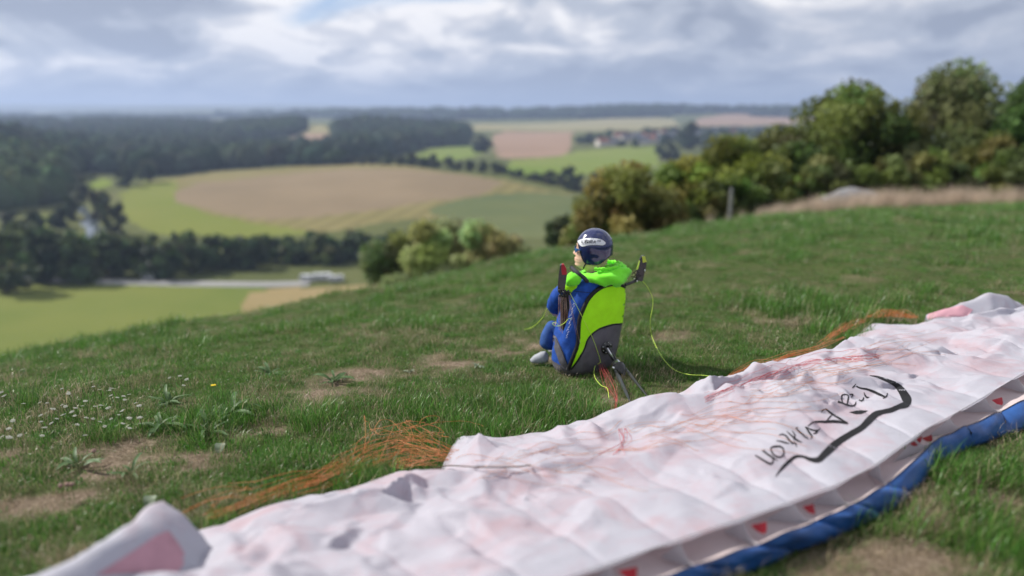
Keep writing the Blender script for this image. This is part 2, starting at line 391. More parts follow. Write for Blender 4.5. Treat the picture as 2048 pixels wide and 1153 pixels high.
# (name, material, photo outline of the field on the ground, label-free setting)
FIELDS = [
    ('field', 'cropo', [(330, 358), (420, 345), (560, 336), (700, 327), (800, 331), (900, 345), (1010, 362), (1190, 398), (1150, 470), (1000, 480), (960, 440), (800, 440), (640, 466), (480, 472), (300, 466), (245, 420), (235, 388), (280, 366)]),
    ('field', 'cropg', [(235, 388), (290, 364), (350, 360), (352, 395), (400, 425), (500, 447), (640, 466), (480, 474), (300, 470), (245, 425)]),
    ('field', 'crop', [(350, 385), (400, 365), (560, 350), (700, 338), (790, 338), (930, 350), (1005, 366), (960, 392), (860, 405), (760, 420), (600, 437), (500, 440), (410, 420), (356, 402)]),
    ('field', 'dull', [(900, 402), (1000, 388), (1100, 385), (1195, 400), (1160, 470), (1010, 480), (900, 440), (850, 425)]),
    ('field', 'bright', [(160, 372), (215, 356), (225, 368), (190, 380)]),
    ('field', 'bright', [(60, 438), (95, 432), (102, 450), (75, 460)]),
    ('field', 'green2', [(775, 322), (850, 298), (940, 290), (985, 300), (900, 322), (830, 330)]),
    ('field', 'brown2', [(990, 312), (985, 272), (1010, 263), (1145, 264), (1142, 290), (1130, 312), (1010, 318)]),
    ('field', 'green2', [(1000, 350), (1020, 320), (1130, 312), (1150, 302), (1310, 292), (1320, 330), (1200, 345), (1110, 362), (1060, 360)]),
    ('field', 'pale', [(935, 262), (960, 248), (1150, 243), (1280, 234), (1350, 238), (1360, 256), (1200, 262), (1010, 262)]),
    ('field', 'brown2', [(1380, 252), (1400, 236), (1460, 228), (1540, 226), (1640, 230), (1700, 244), (1500, 252)]),
    ('field', 'pale', [(590, 258), (640, 250), (660, 256), (650, 268), (600, 270)]),
    ('field', 'dull', [(470, 290), (560, 282), (600, 286), (590, 300), (500, 306)]),
    ('field', 'brown2', [(585, 272), (640, 266), (690, 272), (680, 296), (600, 298)]),
    ('field', 'pale', [(370, 243), (450, 241), (450, 248), (380, 251)]),
    ('field', 'vfield', [(-600, 566), (0, 566), (300, 572), (520, 576), (560, 590), (700, 780), (-600, 900)]),
    ('field', 'tanf', [(480, 620), (500, 588), (560, 578), (760, 570), (900, 600), (700, 700)]),
    ('river', 'water', [(152, 412), (166, 412), (178, 424), (196, 445), (214, 470), (222, 490), (180, 482), (168, 450), (160, 428)]),
]
cls = np.full(len(FF), -1); cls[crad < 75] = -2
jit = np.stack([fbm(cen[:, 0] / 25, cen[:, 1] / 25, 2, 31), fbm(cen[:, 0] / 25, cen[:, 1] / 25, 2, 32)], 1) * np.clip(crad / 200, 0, 4)[:, None] * 2.0
front = cen[:, 1] > 0
for k, (nm, mk, poly) in enumerate(FIELDS):
    pp = plan(poly); sel = inside(cen + (jit if nm == 'field' else jit * .3), pp) & (crad > 75) & front
    cls[sel] = k
def sub_object(name, mk, mask, kind='structure'):
    if not mask.any(): return None
    f = FF[mask]; u, inv = np.unique(f.ravel(), return_inverse=True)
    o = add(name, VV[u], inv.reshape(-1, 4), M[mk], loc=(0, 0, 0)); o['kind'] = kind; return o
sub_object('valley_terrain', 'valley', cls == -1)
for k, (nm, mk, poly) in enumerate(FIELDS): sub_object(nm, mk, cls == k)
rc = catmull([on_ground(*q) for q in ((-600, 556), (-200, 557), (0, 559), (200, 564), (420, 569), (520, 570), (620, 568))], 160)
rt = np.gradient(rc, axis=0); rn = np.stack([-rt[:, 1], rt[:, 0]], 1); rn /= np.linalg.norm(rn, axis=1)[:, None]; rv = []
for e_ in (-1, -.9, .9, 1):
    q_ = rc[:, :2] + rn * 3.2 * e_; rv.append(np.stack([q_[:, 0], q_[:, 1], ground(q_[:, 0], q_[:, 1]) + (.25 if abs(e_) < 1 else -.3)], 1))
tag(add('road', np.stack(rv, 1).reshape(-1, 3), grid_faces(160, 4), M['roadm'], loc=(0, 0, 0)), kind='structure')
meadow = sub_object('hillside_ground', 'soil', cls == -2)

# bare, trodden places on the slope: (photo point, half size along, half size across)
BARE = [((800, 745), .42, .16), ((980, 705), .35, .10), ((640, 790), .30, .12), ((60, 930), .30, .16), ((180, 900), .22, .10), ((1870, 1110), .20, .13), ((1720, 1140), .18, .10),
        ((300, 930), .25, .10), ((1130, 720), .2, .1), ((560, 870), .20, .08), ((1960, 1000), .10, .06), ((1290, 790), .22, .10), ((120, 1010), .3, .09)]
BAREW = [(on_ground(*p)[:2], a, b) for p, a, b in BARE]
def bare_mask(x, y):
    m = np.zeros_like(x)
    for c, a, b in BAREW:
        ca, sa = math.cos(.35), math.sin(.35); ddx, ddy = x - c[0], y - c[1]
        d = ((ddx * ca + ddy * sa) / a) ** 2 + ((-ddx * sa + ddy * ca) / b) ** 2
        m = np.maximum(m, np.clip(1.35 - d, 0, 1))
    r = np.hypot(x, y)
    n = fbm(x * 2.6, y * 2.6, 4, 41)
    m = m * np.clip(.55 + 3.0 * fbm(x * 8, y * 8, 4, 44), 0, 1.15)
    m = np.maximum(m, np.clip((n - .38) * 5, 0, .7) * np.clip(1.6 - r / 5, 0, 1))
    return np.clip(m, 0, 1)
mv = np.empty(len(meadow.data.vertices) * 3, np.float32); meadow.data.vertices.foreach_get('co', mv); mv = mv.reshape(-1, 3)
ba = meadow.data.attributes.new('bare', 'FLOAT', 'POINT'); ba.data.foreach_set('value', bare_mask(mv[:, 0], mv[:, 1]).astype(np.float32))

# ------------------------------------------------------------------ the paraglider wing
PAIRS = [((-350, 1260), (-50, 1640)), ((150, 1135), (500, 1400)), ((420, 1062), (800, 1262)), ((600, 1008), (960, 1212)), ((780, 957), (1130, 1156)),
         ((880, 948), (1230, 1122)), ((916, 876), (1310, 1095)), ((1000, 877), (1400, 1064)), ((1130, 860), (1540, 1018)), ((1290, 810), (1674, 969)),
         ((1400, 790), (1740, 936)), ((1480, 764), (1795, 897)), ((1528, 738), (1850, 858)), ((1545, 722), (1900, 833)), ((1640, 714), (1972, 791)),
         ((1690, 690), (2048, 745)), ((1738, 650), (2125, 704)), ((1840, 654), (2230, 652)), ((1960, 648), (2330, 618)), ((2100, 632), (2430, 590))]
LIP_H = 0.085
PA = np.array([on_ground(*a, .012) for a, b in PAIRS]); PB = np.array([on_ground(*b, LIP_H) for a, b in PAIRS])
NS, NT = 330, 80
def resample_pair(A, B, n):
    # piecewise linear in both so the trailing edge keeps its corner, spaced by length along the lip
    d = np.concatenate([[0], np.cumsum(.5 * (np.linalg.norm(np.diff(B, axis=0), axis=1) + np.linalg.norm(np.diff(A, axis=0), axis=1)))])
    s = np.linspace(0, d[-1], n)
    k = np.exp(-np.linspace(-2, 2, 7) ** 2); k /= k.sum()
    def sm(Z): return np.stack([np.convolve(np.pad(Z[:, i], 3, mode='edge'), k, 'valid') for i in range(3)], 1)
    f = lambda Pq: np.stack([np.interp(s, d, Pq[:, i]) for i in range(3)], 1)
    return f(A), sm(sm(f(B))), d[-1]
EA, EB, SPAN = resample_pair(PA, PB, NS)
tt = np.linspace(0, 1, NT)
P0 = EA[:, None] * (1 - tt)[None, :, None] + EB[:, None] * tt[None, :, None]
# ribs: photo points where the cells meet on the lip, the lower lip and the toe of the leading edge
NODE_B = [(800, 1262), (940, 1218), (1080, 1175), (1220, 1125), (1359, 1078), (1489, 1034), (1590, 1001), (1674, 969), (1757, 923), (1830, 872), (1900, 833), (1968, 793), (2035, 752), (2110, 712), (2180, 678)]
NODE_C = [(800, 1340), (945, 1285), (1100, 1232), (1248, 1181), (1392, 1130), (1517, 1087), (1632, 1041), (1706, 1008), (1772, 968), (1862, 887), (1932, 853), (2003, 821), (2075, 788), (2152, 750), (2225, 712)]
NODE_D = [(890, 1370), (1040, 1310), (1190, 1255), (1335, 1204), (1480, 1150), (1590, 1103), (1690, 1066), (1765, 1031), (1828, 985), (1874, 926), (1945, 893), (2015, 868), (2092, 838), (2172, 800), (2250, 765)]
nb = np.array([on_ground(*q, LIP_H) for q in NODE_B])
node_i = [int(np.argmin(np.linalg.norm(EB - q, axis=1))) for q in nb]
step = max(6, int(np.median(np.diff(node_i))))
seams = list(range(node_i[0] - step, 0, -step))[::-1] + node_i + list(range(node_i[-1] + step, NS - 3, step))
seams = sorted(set([0] + [i for i in seams if 3 < i < NS - 4] + [NS - 1]))
si = np.arange(NS); k = np.searchsorted(seams, si, side='right') - 1; k = np.clip(k, 0, len(seams) - 2)
fr = (si - np.array(seams)[k]) / (np.array(seams)[k + 1] - np.array(seams)[k])
puff = np.sqrt(np.clip(np.sin(np.pi * fr), 0, 1))
gz = ground(P0[..., 0], P0[..., 1], True)
prof = np.interp(tt, [0, .05, .25, .6, .85, 1], [.012, .02, .036, .05, .060, LIP_H - .012])
lump = np.clip(fbm(P0[..., 0] * 4.2, P0[..., 1] * 4.2, 3, 51) + .05, 0, 1) * .030 * (np.sin(np.pi * tt) ** .6)[None]
floor_z = gz + prof[None] + lump + (puff[:, None] * .010 * np.interp(tt, [0, .5, .9, 1], [.0, .2, 1, .2])[None])
def cloth(P0, floor_z, steps=150, ex=(1.015, 1.02), seed=3):
    P = P0.copy(); P[..., 2] = np.maximum(P[..., 2], floor_z) + .004
    g = np.random.default_rng(seed); n, m = P.shape[:2]
    P[..., 2] += .010 * np.abs(fbm(P0[..., 0] * 14 + 3, P0[..., 1] * 14, 3, seed))
    P[..., :2] += .003 * np.stack([fbm(P0[..., 0] * 10, P0[..., 1] * 10, 2, seed + 5), fbm(P0[..., 0] * 10, P0[..., 1] * 10, 2, seed + 6)], -1)
    exs = ex[0] + .03 * fbm(P0[..., 0] * 5, P0[..., 1] * 5, 3, seed + 9); ext = ex[1] + .03 * fbm(P0[..., 0] * 5, P0[..., 1] * 5, 3, seed + 19)
    groups = []
    def rest(a, b, f): return np.linalg.norm(P0[a] - P0[b], axis=-1) * f
    S = lambda o, e, st: slice(o, e, st)
    for o in (0, 1):
        a = (slice(o, n - 1, 2), slice(None)); b = (slice(o + 1, n, 2), slice(None)); groups.append((a, b, rest(a, b, exs[a]), 1.0))
        a = (slice(None), slice(o, m - 1, 2)); b = (slice(None), slice(o + 1, m, 2)); groups.append((a, b, rest(a, b, ext[a]), 1.0))
        for q in (0, 1):
            a = (slice(o, n - 1, 2), slice(q, m - 1, 2)); b = (slice(o + 1, n, 2), slice(q + 1, m, 2)); groups.append((a, b, rest(a, b, (exs[a] + ext[a]) / 2), .7))
            a = (slice(o + 1, n, 2), slice(q, m - 1, 2)); b = (slice(o, n - 1, 2), slice(q + 1, m, 2))
            na, nb_ = P0[a].shape[0], P0[b].shape[0]; kk = min(na, nb_)
            a = (slice(o + 1, o + 1 + 2 * kk, 2), a[1]); b = (slice(o, o + 2 * kk, 2), b[1])
            groups.append((a, b, rest(a, b, (exs[a] + ext[a]) / 2), .7))
    for o in range(4):                               # weak bending
        a = (slice(o, n - 2, 4), slice(None)); b = (slice(o + 2, n, 4), slice(None)); groups.append((a, b, rest(a, b, exs[a]), .12))
        a = (slice(None), slice(o, m - 2, 4)); b = (slice(None), slice(o + 2, m, 4)); groups.append((a, b, rest(a, b, ext[a]), .12))
    V = np.zeros_like(P)
    for it in range(steps):
        old = P.copy(); V *= .86; V[..., 2] -= .0007; P = P + V
        for rep in range(2):
            for a, b, r, kst in groups:
                d = P[b] - P[a]; ln = np.linalg.norm(d, axis=-1) + 1e-9; c = (.5 * kst * (ln - r) / ln)[..., None] * d
                P[a] += c; P[b] -= c
            low = P[..., 2] < floor_z
            P[..., 2] = np.where(low, floor_z, P[..., 2])
            P[:, 0, :2] += .5 * (P0[:, 0, :2] - P[:, 0, :2]); P[:, -1] += .6 * (P0[:, -1] - P[:, -1])
            P[0] += .5 * (P0[0] - P[0]); P[-1] += .5 * (P0[-1] - P[-1])
            top = floor_z + .055; P[..., 2] = np.minimum(P[..., 2], top)
        V = np.clip(P - old, -.004, .004)
    return P
WS = cloth(P0, floor_z)
def upsample(P):
    n, m = P.shape[:2]
    Q = np.empty((2 * n - 1, m, 3)); Q[::2] = P
    Pp = np.concatenate([P[:1], P, P[-1:]]); Q[1::2] = (-Pp[:-3] + 9 * Pp[1:-2] + 9 * Pp[2:-1] - Pp[3:]) / 16
    R = np.empty((2 * n - 1, 2 * m - 1, 3)); R[:, ::2] = Q
    Qp = np.concatenate([Q[:, :1], Q, Q[:, -1:]], 1); R[:, 1::2] = (-Qp[:, :-3] + 9 * Qp[:, 1:-2] + 9 * Qp[:, 2:-1] - Qp[:, 3:]) / 16
    return R
WU = upsample(WS); nU, mU = WU.shape[:2]
def facets(spacing, amp, seed, stretch=1.0, ang=0.0):
    # crumpled cloth: random heights joined by flat facets
    g = np.random.default_rng(seed); X_, Y_ = WU[..., 0].ravel(), WU[..., 1].ravel(); ca, sa = math.cos(ang), math.sin(ang)
    wx = .12 * spacing * fbm(X_ / spacing / 1.7, Y_ / spacing / 1.7, 2, seed + 40); wy = .12 * spacing * fbm(X_ / spacing / 1.7 + 9, Y_ / spacing / 1.7, 2, seed + 41)
    U_ = ((X_ + wx) * ca + (Y_ + wy) * sa) / stretch; V_ = -(X_ + wx) * sa + (Y_ + wy) * ca
    u0, u1, v0, v1 = U_.min() - spacing, U_.max() + spacing, V_.min() - spacing, V_.max() + spacing
    n = int((u1 - u0) * (v1 - v0) / spacing ** 2); pts = np.stack([g.uniform(u0, u1, n), g.uniform(v0, v1, n)], 1)
    vs, es, fs, *_ = delaunay_2d_cdt([Vector(p) for p in pts] + [Vector(q) for q in ((u0, v0), (u1, v0), (u1, v1), (u0, v1))], [], [], 0, 1e-6)
    c = np.array([tuple(v) for v in vs]); hz = g.random(len(c)) ** 1.1; out_ = np.zeros(len(X_))
    order = np.argsort(U_); Us = U_[order]
    for f in fs:
        a, b, d = c[list(f)]; lo = np.searchsorted(Us, min(a[0], b[0], d[0])); hi = np.searchsorted(Us, max(a[0], b[0], d[0])); ix = order[lo:hi]
        if not len(ix): continue
        x, y = U_[ix], V_[ix]; den = (b[1] - d[1]) * (a[0] - d[0]) + (d[0] - b[0]) * (a[1] - d[1])
        if abs(den) < 1e-12: continue
        l0 = ((b[1] - d[1]) * (x - d[0]) + (d[0] - b[0]) * (y - d[1])) / den; l1 = ((d[1] - a[1]) * (x - d[0]) + (a[0] - d[0]) * (y - d[1])) / den; l2 = 1 - l0 - l1
        k_ = (l0 >= -1e-6) & (l1 >= -1e-6) & (l2 >= -1e-6); out_[ix[k_]] = (l0 * hz[f[0]] + l1 * hz[f[1]] + l2 * hz[f[2]])[k_]
    return (out_ * amp).reshape(nU, mU)
tU = np.linspace(0, 1, mU); env = np.interp(tU, [0, .04, .2, .8, .95, 1], [.10, .4, 1, .8, .35, .0])[None] * np.interp(np.linspace(0, 1, nU), [0, .45, .7, 1], [.8, 1.0, .6, .6])[:, None]
calm = np.clip(.62 + 1.5 * fbm(WU[..., 0] * 2.2, WU[..., 1] * 2.2, 2, 77), .45, 1.0)
def tents(n, seed, L0, L1, h0, h1):
    # sharp fold ridges, steep on one side, that overlap each other
    g = np.random.default_rng(seed); out_ = np.zeros((nU, mU)); X_, Y_ = WU[..., 0], WU[..., 1]
    for q in range(n):
        i, j = g.integers(0, nU), int(mU * np.clip(g.beta(1.6, 2.0), .03, .9)); c = WU[i, j, :2]; a = g.normal(1.0, .75); ln = g.uniform(L0, L1); h = g.uniform(h0, h1)
        R_ = int(ln * 1.3 / .0055) + 10; sl = (slice(max(0, i - R_), i + R_), slice(max(0, j - R_), j + R_)); X_, Y_ = WU[sl][..., 0], WU[sl][..., 1]
        ca, sa = math.cos(a), math.sin(a); u_ = (X_ - c[0]) * ca + (Y_ - c[1]) * sa; v_ = -(X_ - c[0]) * sa + (Y_ - c[1]) * ca + .25 * ln * (u_ / ln) ** 2 * g.normal()
        wf, wb = h * g.uniform(.6, 1.1), h * g.uniform(1.8, 3.2)
        if g.random() < .35: wf, wb = wb, wf
        k_ = np.clip(1 - np.abs(u_) / ln, 0, 1) ** .8; t_ = np.where(v_ > 0, 1 - v_ / (wb * (.35 + .65 * k_)), 1 + v_ / (wf * (.35 + .65 * k_)))
        out_[sl] = np.maximum(out_[sl], h * k_ * np.clip(t_, 0, 1))
    return out_
big = tents(150, 12, .09, .26, .022, .062); small = tents(420, 13, .04, .13, .009, .026)
zone = np.interp(tU, [0, .05, .13, .75, .92, 1], [.2, .75, 1, .9, .4, .05])[None]
rel = np.maximum(big, facets(.088, .105, 6, 1.4, .35)) * zone + np.maximum(small, facets(.045, .034, 16, 1.4, 2.2)) * np.interp(tU, [0, .7, 1], [.7, 1, .3])[None]
WU[..., 2] += rel * env * calm
wing_base = WU[nU // 2, mU // 2].copy(); wing_base[2] = G(wing_base[0], wing_base[1])
wing = empty('paraglider_wing', wing_base, 'crumpled white paraglider wing with blue leading edge spread on the grass', 'paraglider wing')
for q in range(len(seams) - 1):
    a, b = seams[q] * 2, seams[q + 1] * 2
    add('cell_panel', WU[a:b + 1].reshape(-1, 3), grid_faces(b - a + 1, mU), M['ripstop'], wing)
bvh_wing = BVHTree.FromPolygons([tuple(v) for v in WU.reshape(-1, 3)], [tuple(int(i) for i in f) for f in grid_faces(nU, mU)])
# seam tape along the trailing edge and the lip
for nm, row, rad in (('trailing_edge_hem', 0, .0016), ('lip_hem', mU - 1, .0012)):
    v, f = tube(WU[::2, row], rad, 5); add(nm, v, f, M['ribcloth'], wing)
# lower-lying upper cloth, red, that glows through the white
ub = P0.copy(); ub[..., 2] = np.minimum(floor_z, WS[..., 2]) - .004
edge = np.interp(tt, [0, .06, 1], [0, 1, 1])
cin = P0.mean(1, keepdims=True)
ub[:, :3] += (cin - ub[:, :3]) * np.array([.03, .02, .01])[None, :, None] * [1, 1, 0]
ub[..., 2] -= .010 * np.interp(tt, [0, .1, .7, 1], [.2, .6, 1, 3.2])[None]
ub[..., 2] = np.maximum(ub[..., 2], gz + .004)
add('upper_surface', ub[:, :68].reshape(-1, 3), grid_faces(NS, 68), M['undercloth'], wing)

# openings, ribs and the blue nose, cell by cell
nB = np.array([EB[i] for i in node_i]); nC = np.array([on_ground(*q, .055) for q in NODE_C]); nD = np.array([on_ground(*q, .004) for q in NODE_D])
for q in range(len(node_i) - 1):
    b0, b1, c0, c1, d0, d1 = nB[q], nB[q + 1], nC[q], nC[q + 1], nD[q], nD[q + 1]
    n = 13; u = np.linspace(0, 1, n)[:, None]; pf = np.sqrt(np.sin(np.pi * np.clip(u, 0, 1)).clip(0))
    outv = ((c0 + c1) - (b0 + b1)) / 2; outv[2] = 0; outv /= np.linalg.norm(outv)
    wob = .004 * np.sin(u * 9 + q * 2.1)
    C = c0 * (1 - u) + c1 * u + outv * (pf * .008 + wob * .6) + np.array([0, 0, 1]) * (pf * .008 - .003 + wob)
    D = d0 * (1 - u) + d1 * u + outv * (pf * .005)
    D[:, 2] = ground(D[:, 0], D[:, 1]) + .003
    rows = []
    for s in np.linspace(0, 1, 9):
        bul = math.sin(math.pi * s) ** .8
        row = C * (1 - s) + D * s + outv * bul * (.004 + .005 * pf) + np.array([0, 0, 1]) * bul * (.006 + .003 * pf)
        row = row + (outv * .009 * fbm(u[:, 0] * 4 + q * 7.7, np.full(n, s * 3.0), 3, 60 + q)[:, None]) * bul
        rows.append(row)
    rows.append(D - outv * .05 + np.array([0, 0, .002]))
    R_ = np.array(rows); add('leading_edge_panel', R_.reshape(-1, 3), grid_faces(len(rows), n)[:, ::-1], M['bluecell'], wing)
    hem, hf = tube(C + np.array([0, 0, .0015]), .0011, 5); add('leading_edge_hem', hem, hf, M['black'], wing)
    # inner cloth seen through the opening
    back0 = b0 + (b0 - c0) * 4.0; back1 = b1 + (b1 - c1) * 4.0
    inner = []
    for s in np.linspace(0, 1, 8):
        a0 = c0 * (1 - s) + back0 * s; a1 = c1 * (1 - s) + back1 * s
        r_ = a0 * (1 - u) + a1 * u; r_[:, 2] = ground(r_[:, 0], r_[:, 1]) + .036 * (1 - s) ** 2 + .012 * pf[:, 0] * (1 - abs(2 * s - 1)) + .006
        if s == 0: r_ = C.copy()
        inner.append(r_)
    I_ = np.array(inner); add('inner_panel', I_.reshape(-1, 3), grid_faces(8, n), M['innercloth'], wing)
    # rib between the lips
    nn = 9; rib = []
    bk = b0 + (b0 - c0) * 1.3
    for s in np.linspace(0, 1, nn):
        top = c0 * (1 - s) + (b0 + np.array([0, 0, -.006])) * s if True else 0
        top = top + np.array([0, 0, 1]) * (-.012 * math.sin(math.pi * s))
        bot = c0 * (1 - s) + bk * s; bot[2] = G(bot[0], bot[1]) + .012 + .024 * (1 - s) ** 2
        mid = top * .5 + bot * .5 + (c1 - c0) * .05 * math.sin(math.pi * s)
        rib += [top, mid, bot]
    add('rib', np.array(rib), grid_faces(nn, 3), M['ribcloth'], wing)
    if q % 3 != 1:                                                     # red reinforcement showing beside the rib
        e = (c1 - c0); base = b0 * .72 + c0 * .28
        a_, b_ = (.05, .30) if q % 4 else (.62, .90); dn_ = .55 if q % 4 else .35
        pts_ = [base + e * (a_ + (b_ - a_) * k_ / 4) + (c0 - b0) * (.02 * k_) + [0, 0, -.004] for k_ in range(5)] + [base + e * (a_ + (b_ - a_) * (.9 - k_ * .28)) + (c0 - b0) * dn_ * (.7, 1, .5)[k_] * .6 + [0, 0, -.014] for k_ in range(3)]
        add('red_patch', np.array(pts_), [(0, 1, 7), (1, 2, 6, 7), (2, 3, 5, 6), (3, 4, 5)], M['redcloth'], wing)

# ------------------------------------------------------------------ print that follows a surface
def cast(bvh, px, py, off):
    d = Vector(ray(px, py)).normalized(); hit, nrm, i, dist = bvh.ray_cast(Vector((0, 0, CZ)), d)
    if hit is None: return None
    if nrm.dot(d) > 0: nrm = -nrm
    return np.array(hit + nrm * off)
def ribbon_px(pts, widths, n=30):
    P = catmull(np.array(pts, float), n) if len(pts) > 2 else catmull(pts, n)
    Wd = np.interp(np.linspace(0, 1, n), np.linspace(0, 1, len(widths)), widths)
    T = np.gradient(P, axis=0); T /= np.linalg.norm(T, axis=1)[:, None] + 1e-9; Nn = np.stack([-T[:, 1], T[:, 0]], 1)
    return P, Nn, Wd
def print_ribbon(name, pts, widths, bvh, m, parent, off=.0012, n=30, lanes=3):
    P, Nn, Wd = ribbon_px(pts, widths, n); V = []
    for k in range(n):
        for e in np.linspace(-.5, .5, lanes):
            h = cast(bvh, *(P[k] + Nn[k] * Wd[k] * e), off)
            if h is None: h = V[-1] if V else None
            if h is None: return None
            V.append(h)
    return add(name, np.array(V), grid_faces(n, lanes), m, parent)
def decal(name, poly, bvh, off, m, parent, g=5.0):
    poly = [Vector(p) for p in poly]; n = len(poly)
    xs = [p.x for p in poly]; ys = [p.y for p in poly]; pts = list(poly); pn = np.array([tuple(p) for p in poly])
    gx, gy = np.meshgrid(np.arange(min(xs) + g / 2, max(xs), g), np.arange(min(ys) + g / 2, max(ys), g)); q = np.stack([gx.ravel(), gy.ravel()], 1)
    q = q[inside(q, pn)] if len(q) else q
    pts += [Vector(p) for p in q]
    vs, es, fs, *_ = delaunay_2d_cdt(pts, [(i, (i + 1) % n) for i in range(n)], [], 1, 1e-4)
    c = np.array([tuple(v) for v in vs]); V = []
    ok = []
    for p in c:
        h = cast(bvh, p[0], p[1], off); cm_ = pn.mean(0); k_ = 0
        while h is None and k_ < 40: k_ += 1; h = cast(bvh, *(p + (cm_ - p) * k_ * .015), off)
        ok.append(h is not None); V.append(h if h is not None else np.zeros(3))
    F = [f for f in fs if all(ok[i] for i in f) and inside(np.array([c[list(f)].mean(0)]), pn)[0]]
    if not F: return None
    u_ = sorted({i for f in F for i in f}); mp_ = {i: k for k, i in enumerate(u_)}
    return add(name, np.array([V[i] for i in u_]), [tuple(mp_[i] for i in f) for f in F], m, parent)
def loop_px(pts, n=60):
    P = np.array(list(pts) + [pts[0], pts[1]], float); return [tuple(v) for v in catmull(P, n + 8)[: n]]

Z4 = lambda x, y: (1500 + x / 5.242, 740 + y / 5.242)
band = [Z4(*p) for p in [(1255, 63), (1340, 78), (1450, 120), (1530, 160), (1580, 210), (1620, 270), (1645, 320), (1635, 365), (1560, 390), (1480, 425), (1390, 445), (1320, 470), (1250, 530), (1170, 610), (1050, 680), (930, 755), (860, 815), (790, 880), (720, 945), (640, 945), (560, 915), (490, 912), (430, 945), (340, 1030), (265, 1125)]]
bw = [1, 4, 7, 10, 14, 17, 19, 14, 10, 10, 9, 13, 14, 12, 12, 13, 16, 14, 12, 8, 5, 6, 7, 6, 1]
o = print_ribbon('printed_brush_band', band, bw, bvh_wing, M['ink'], wing, n=120, lanes=5)
print_ribbon('printed_brush_leaf', [Z4(1040, 448), Z4(1110, 450), Z4(1170, 445), Z4(1235, 432)], [.5, 7, 7, .5], bvh_wing, M['ink'], wing, n=18)
def letter(strokes, tr, wing_bvh=bvh_wing):
    parts = []
    for pts, w in strokes:
        P, Nn, Wd = ribbon_px([tr(*p) for p in pts], w, 16); V = []
        for k in range(16):
            for e in (-.5, 0, .5):
                h = cast(wing_bvh, *(P[k] + Nn[k] * Wd[k] * e), .0012); V.append(h if h is not None else (V[-1] if V else np.zeros(3)))
        parts.append((np.array(V), grid_faces(16, 3)))
    v, f = join(parts); return add('printed_letter', v, f, M['ink'], wing)
T_, K_ = 1.6, 4.0
LETTERS = [
    [([(1110, 150), (1090, 175), (1070, 195)], [1, 3, 1.5]), ([(1115, 175), (1160, 195), (1220, 205), (1290, 230), (1360, 262), (1420, 290)], [3, 3, 4, 5, 5, 3]), ([(1440, 245), (1430, 280), (1395, 305)], [1, 3, 1.5])],
    [([(1195, 240), (1205, 270), (1225, 292), (1250, 290)], [1, 3, 3.5, 1])],
    [([(1190, 290), (1185, 318), (1165, 328), (1140, 318)], [1.5, 3, 3, 1.5])],
    [([(920, 335), (960, 350), (1010, 368), (1070, 382), (1105, 365), (1112, 335)], [5, 3, 3, 3, 3, 1]), ([(975, 365), (960, 310), (965, 270), (1000, 262), (1030, 275), (1025, 330), (1015, 365)], [1.5, 3, 3, 2, 2.5, 3, 1.5]), ([(1040, 262), (1075, 262), (1060, 300)], [2, 3, 1])],
    [([(800, 408), (760, 430), (745, 455)], [1.5, 3, 1]), ([(795, 415), (860, 465), (940, 515), (1025, 565)], [3, 4, 4, 3]), ([(1025, 565), (900, 545), (790, 548), (670, 550), (605, 595)], [3, 6, 5, 3, 1.5]), ([(865, 470), (830, 505), (800, 545)], [2, 2.5, 2])],
    [([(735, 615), (705, 640), (640, 630), (580, 600)], [1, 3, 3, 1.5]), ([(705, 645), (690, 665), (660, 672)], [3, 4, 1]), ([(580, 600), (620, 660), (650, 705), (630, 730)], [2, 4, 3, 1])],
    [([(475, 612), (520, 655), (570, 700), (610, 728)], [1.5, 3.5, 4, 1.5]), ([(485, 605), (505, 612)], [2, 1])],
    [([(385, 648), (430, 690), (490, 740), (545, 765)], [1.5, 3.5, 4, 1.5]), ([(440, 645), (470, 690), (455, 740)], [1.5, 3, 1.5]), ([(430, 775), (470, 770), (490, 815)], [3, 3, 1])],
    [([(305, 690), (340, 680), (380, 700), (410, 740), (450, 780)], [2, 3, 3.5, 4, 2]), ([(275, 745), (330, 755), (380, 770), (410, 775)], [1, 3, 3, 1.5])],
    [([(215, 830), (235, 880), (280, 915), (330, 915), (355, 870), (335, 815), (280, 805), (230, 815), (215, 830)], [2, 3.5, 4, 3, 2.5, 3.5, 4, 3, 2])],
    [([(125, 850), (170, 880), (230, 920), (285, 955)], [1.5, 3.5, 4, 1.5]), ([(145, 838), (160, 855)], [2, 1]), ([(55, 900), (110, 935), (170, 970), (215, 990), (240, 965), (235, 920)], [2.5, 3.5, 4, 4, 2.5, 1.5])],
]
for st in LETTERS: letter(st, Z4)
Z5 = lambda x, y: (1960 + x / 23.06, 610 + y / 23.06)
SMALL = [[([(830, 400), (720, 480), (620, 540)], [1.2, 1.4, 1.2]), ([(560, 590), (620, 600), (740, 555), (850, 480)], [1.4, 1.6, 1.3, .8])],
         [([(880, 390), (890, 470), (915, 490)], [1.3, 1.5, 1]), ([(900, 420), (1030, 395)], [1.2, 1.2]), ([(1040, 340), (1050, 400)], [1.2, 1.2]), ([(915, 490), (1010, 460)], [1, .8])],
         [([(1090, 310), (1130, 340), (1240, 320)], [1.2, 1.4, 1.2]), ([(1250, 240), (1240, 320)], [1.4, 1.4]), ([(1095, 400), (1110, 350)], [1.4, 1.2]), ([(1110, 405), (1230, 365)], [.8, .8])]]

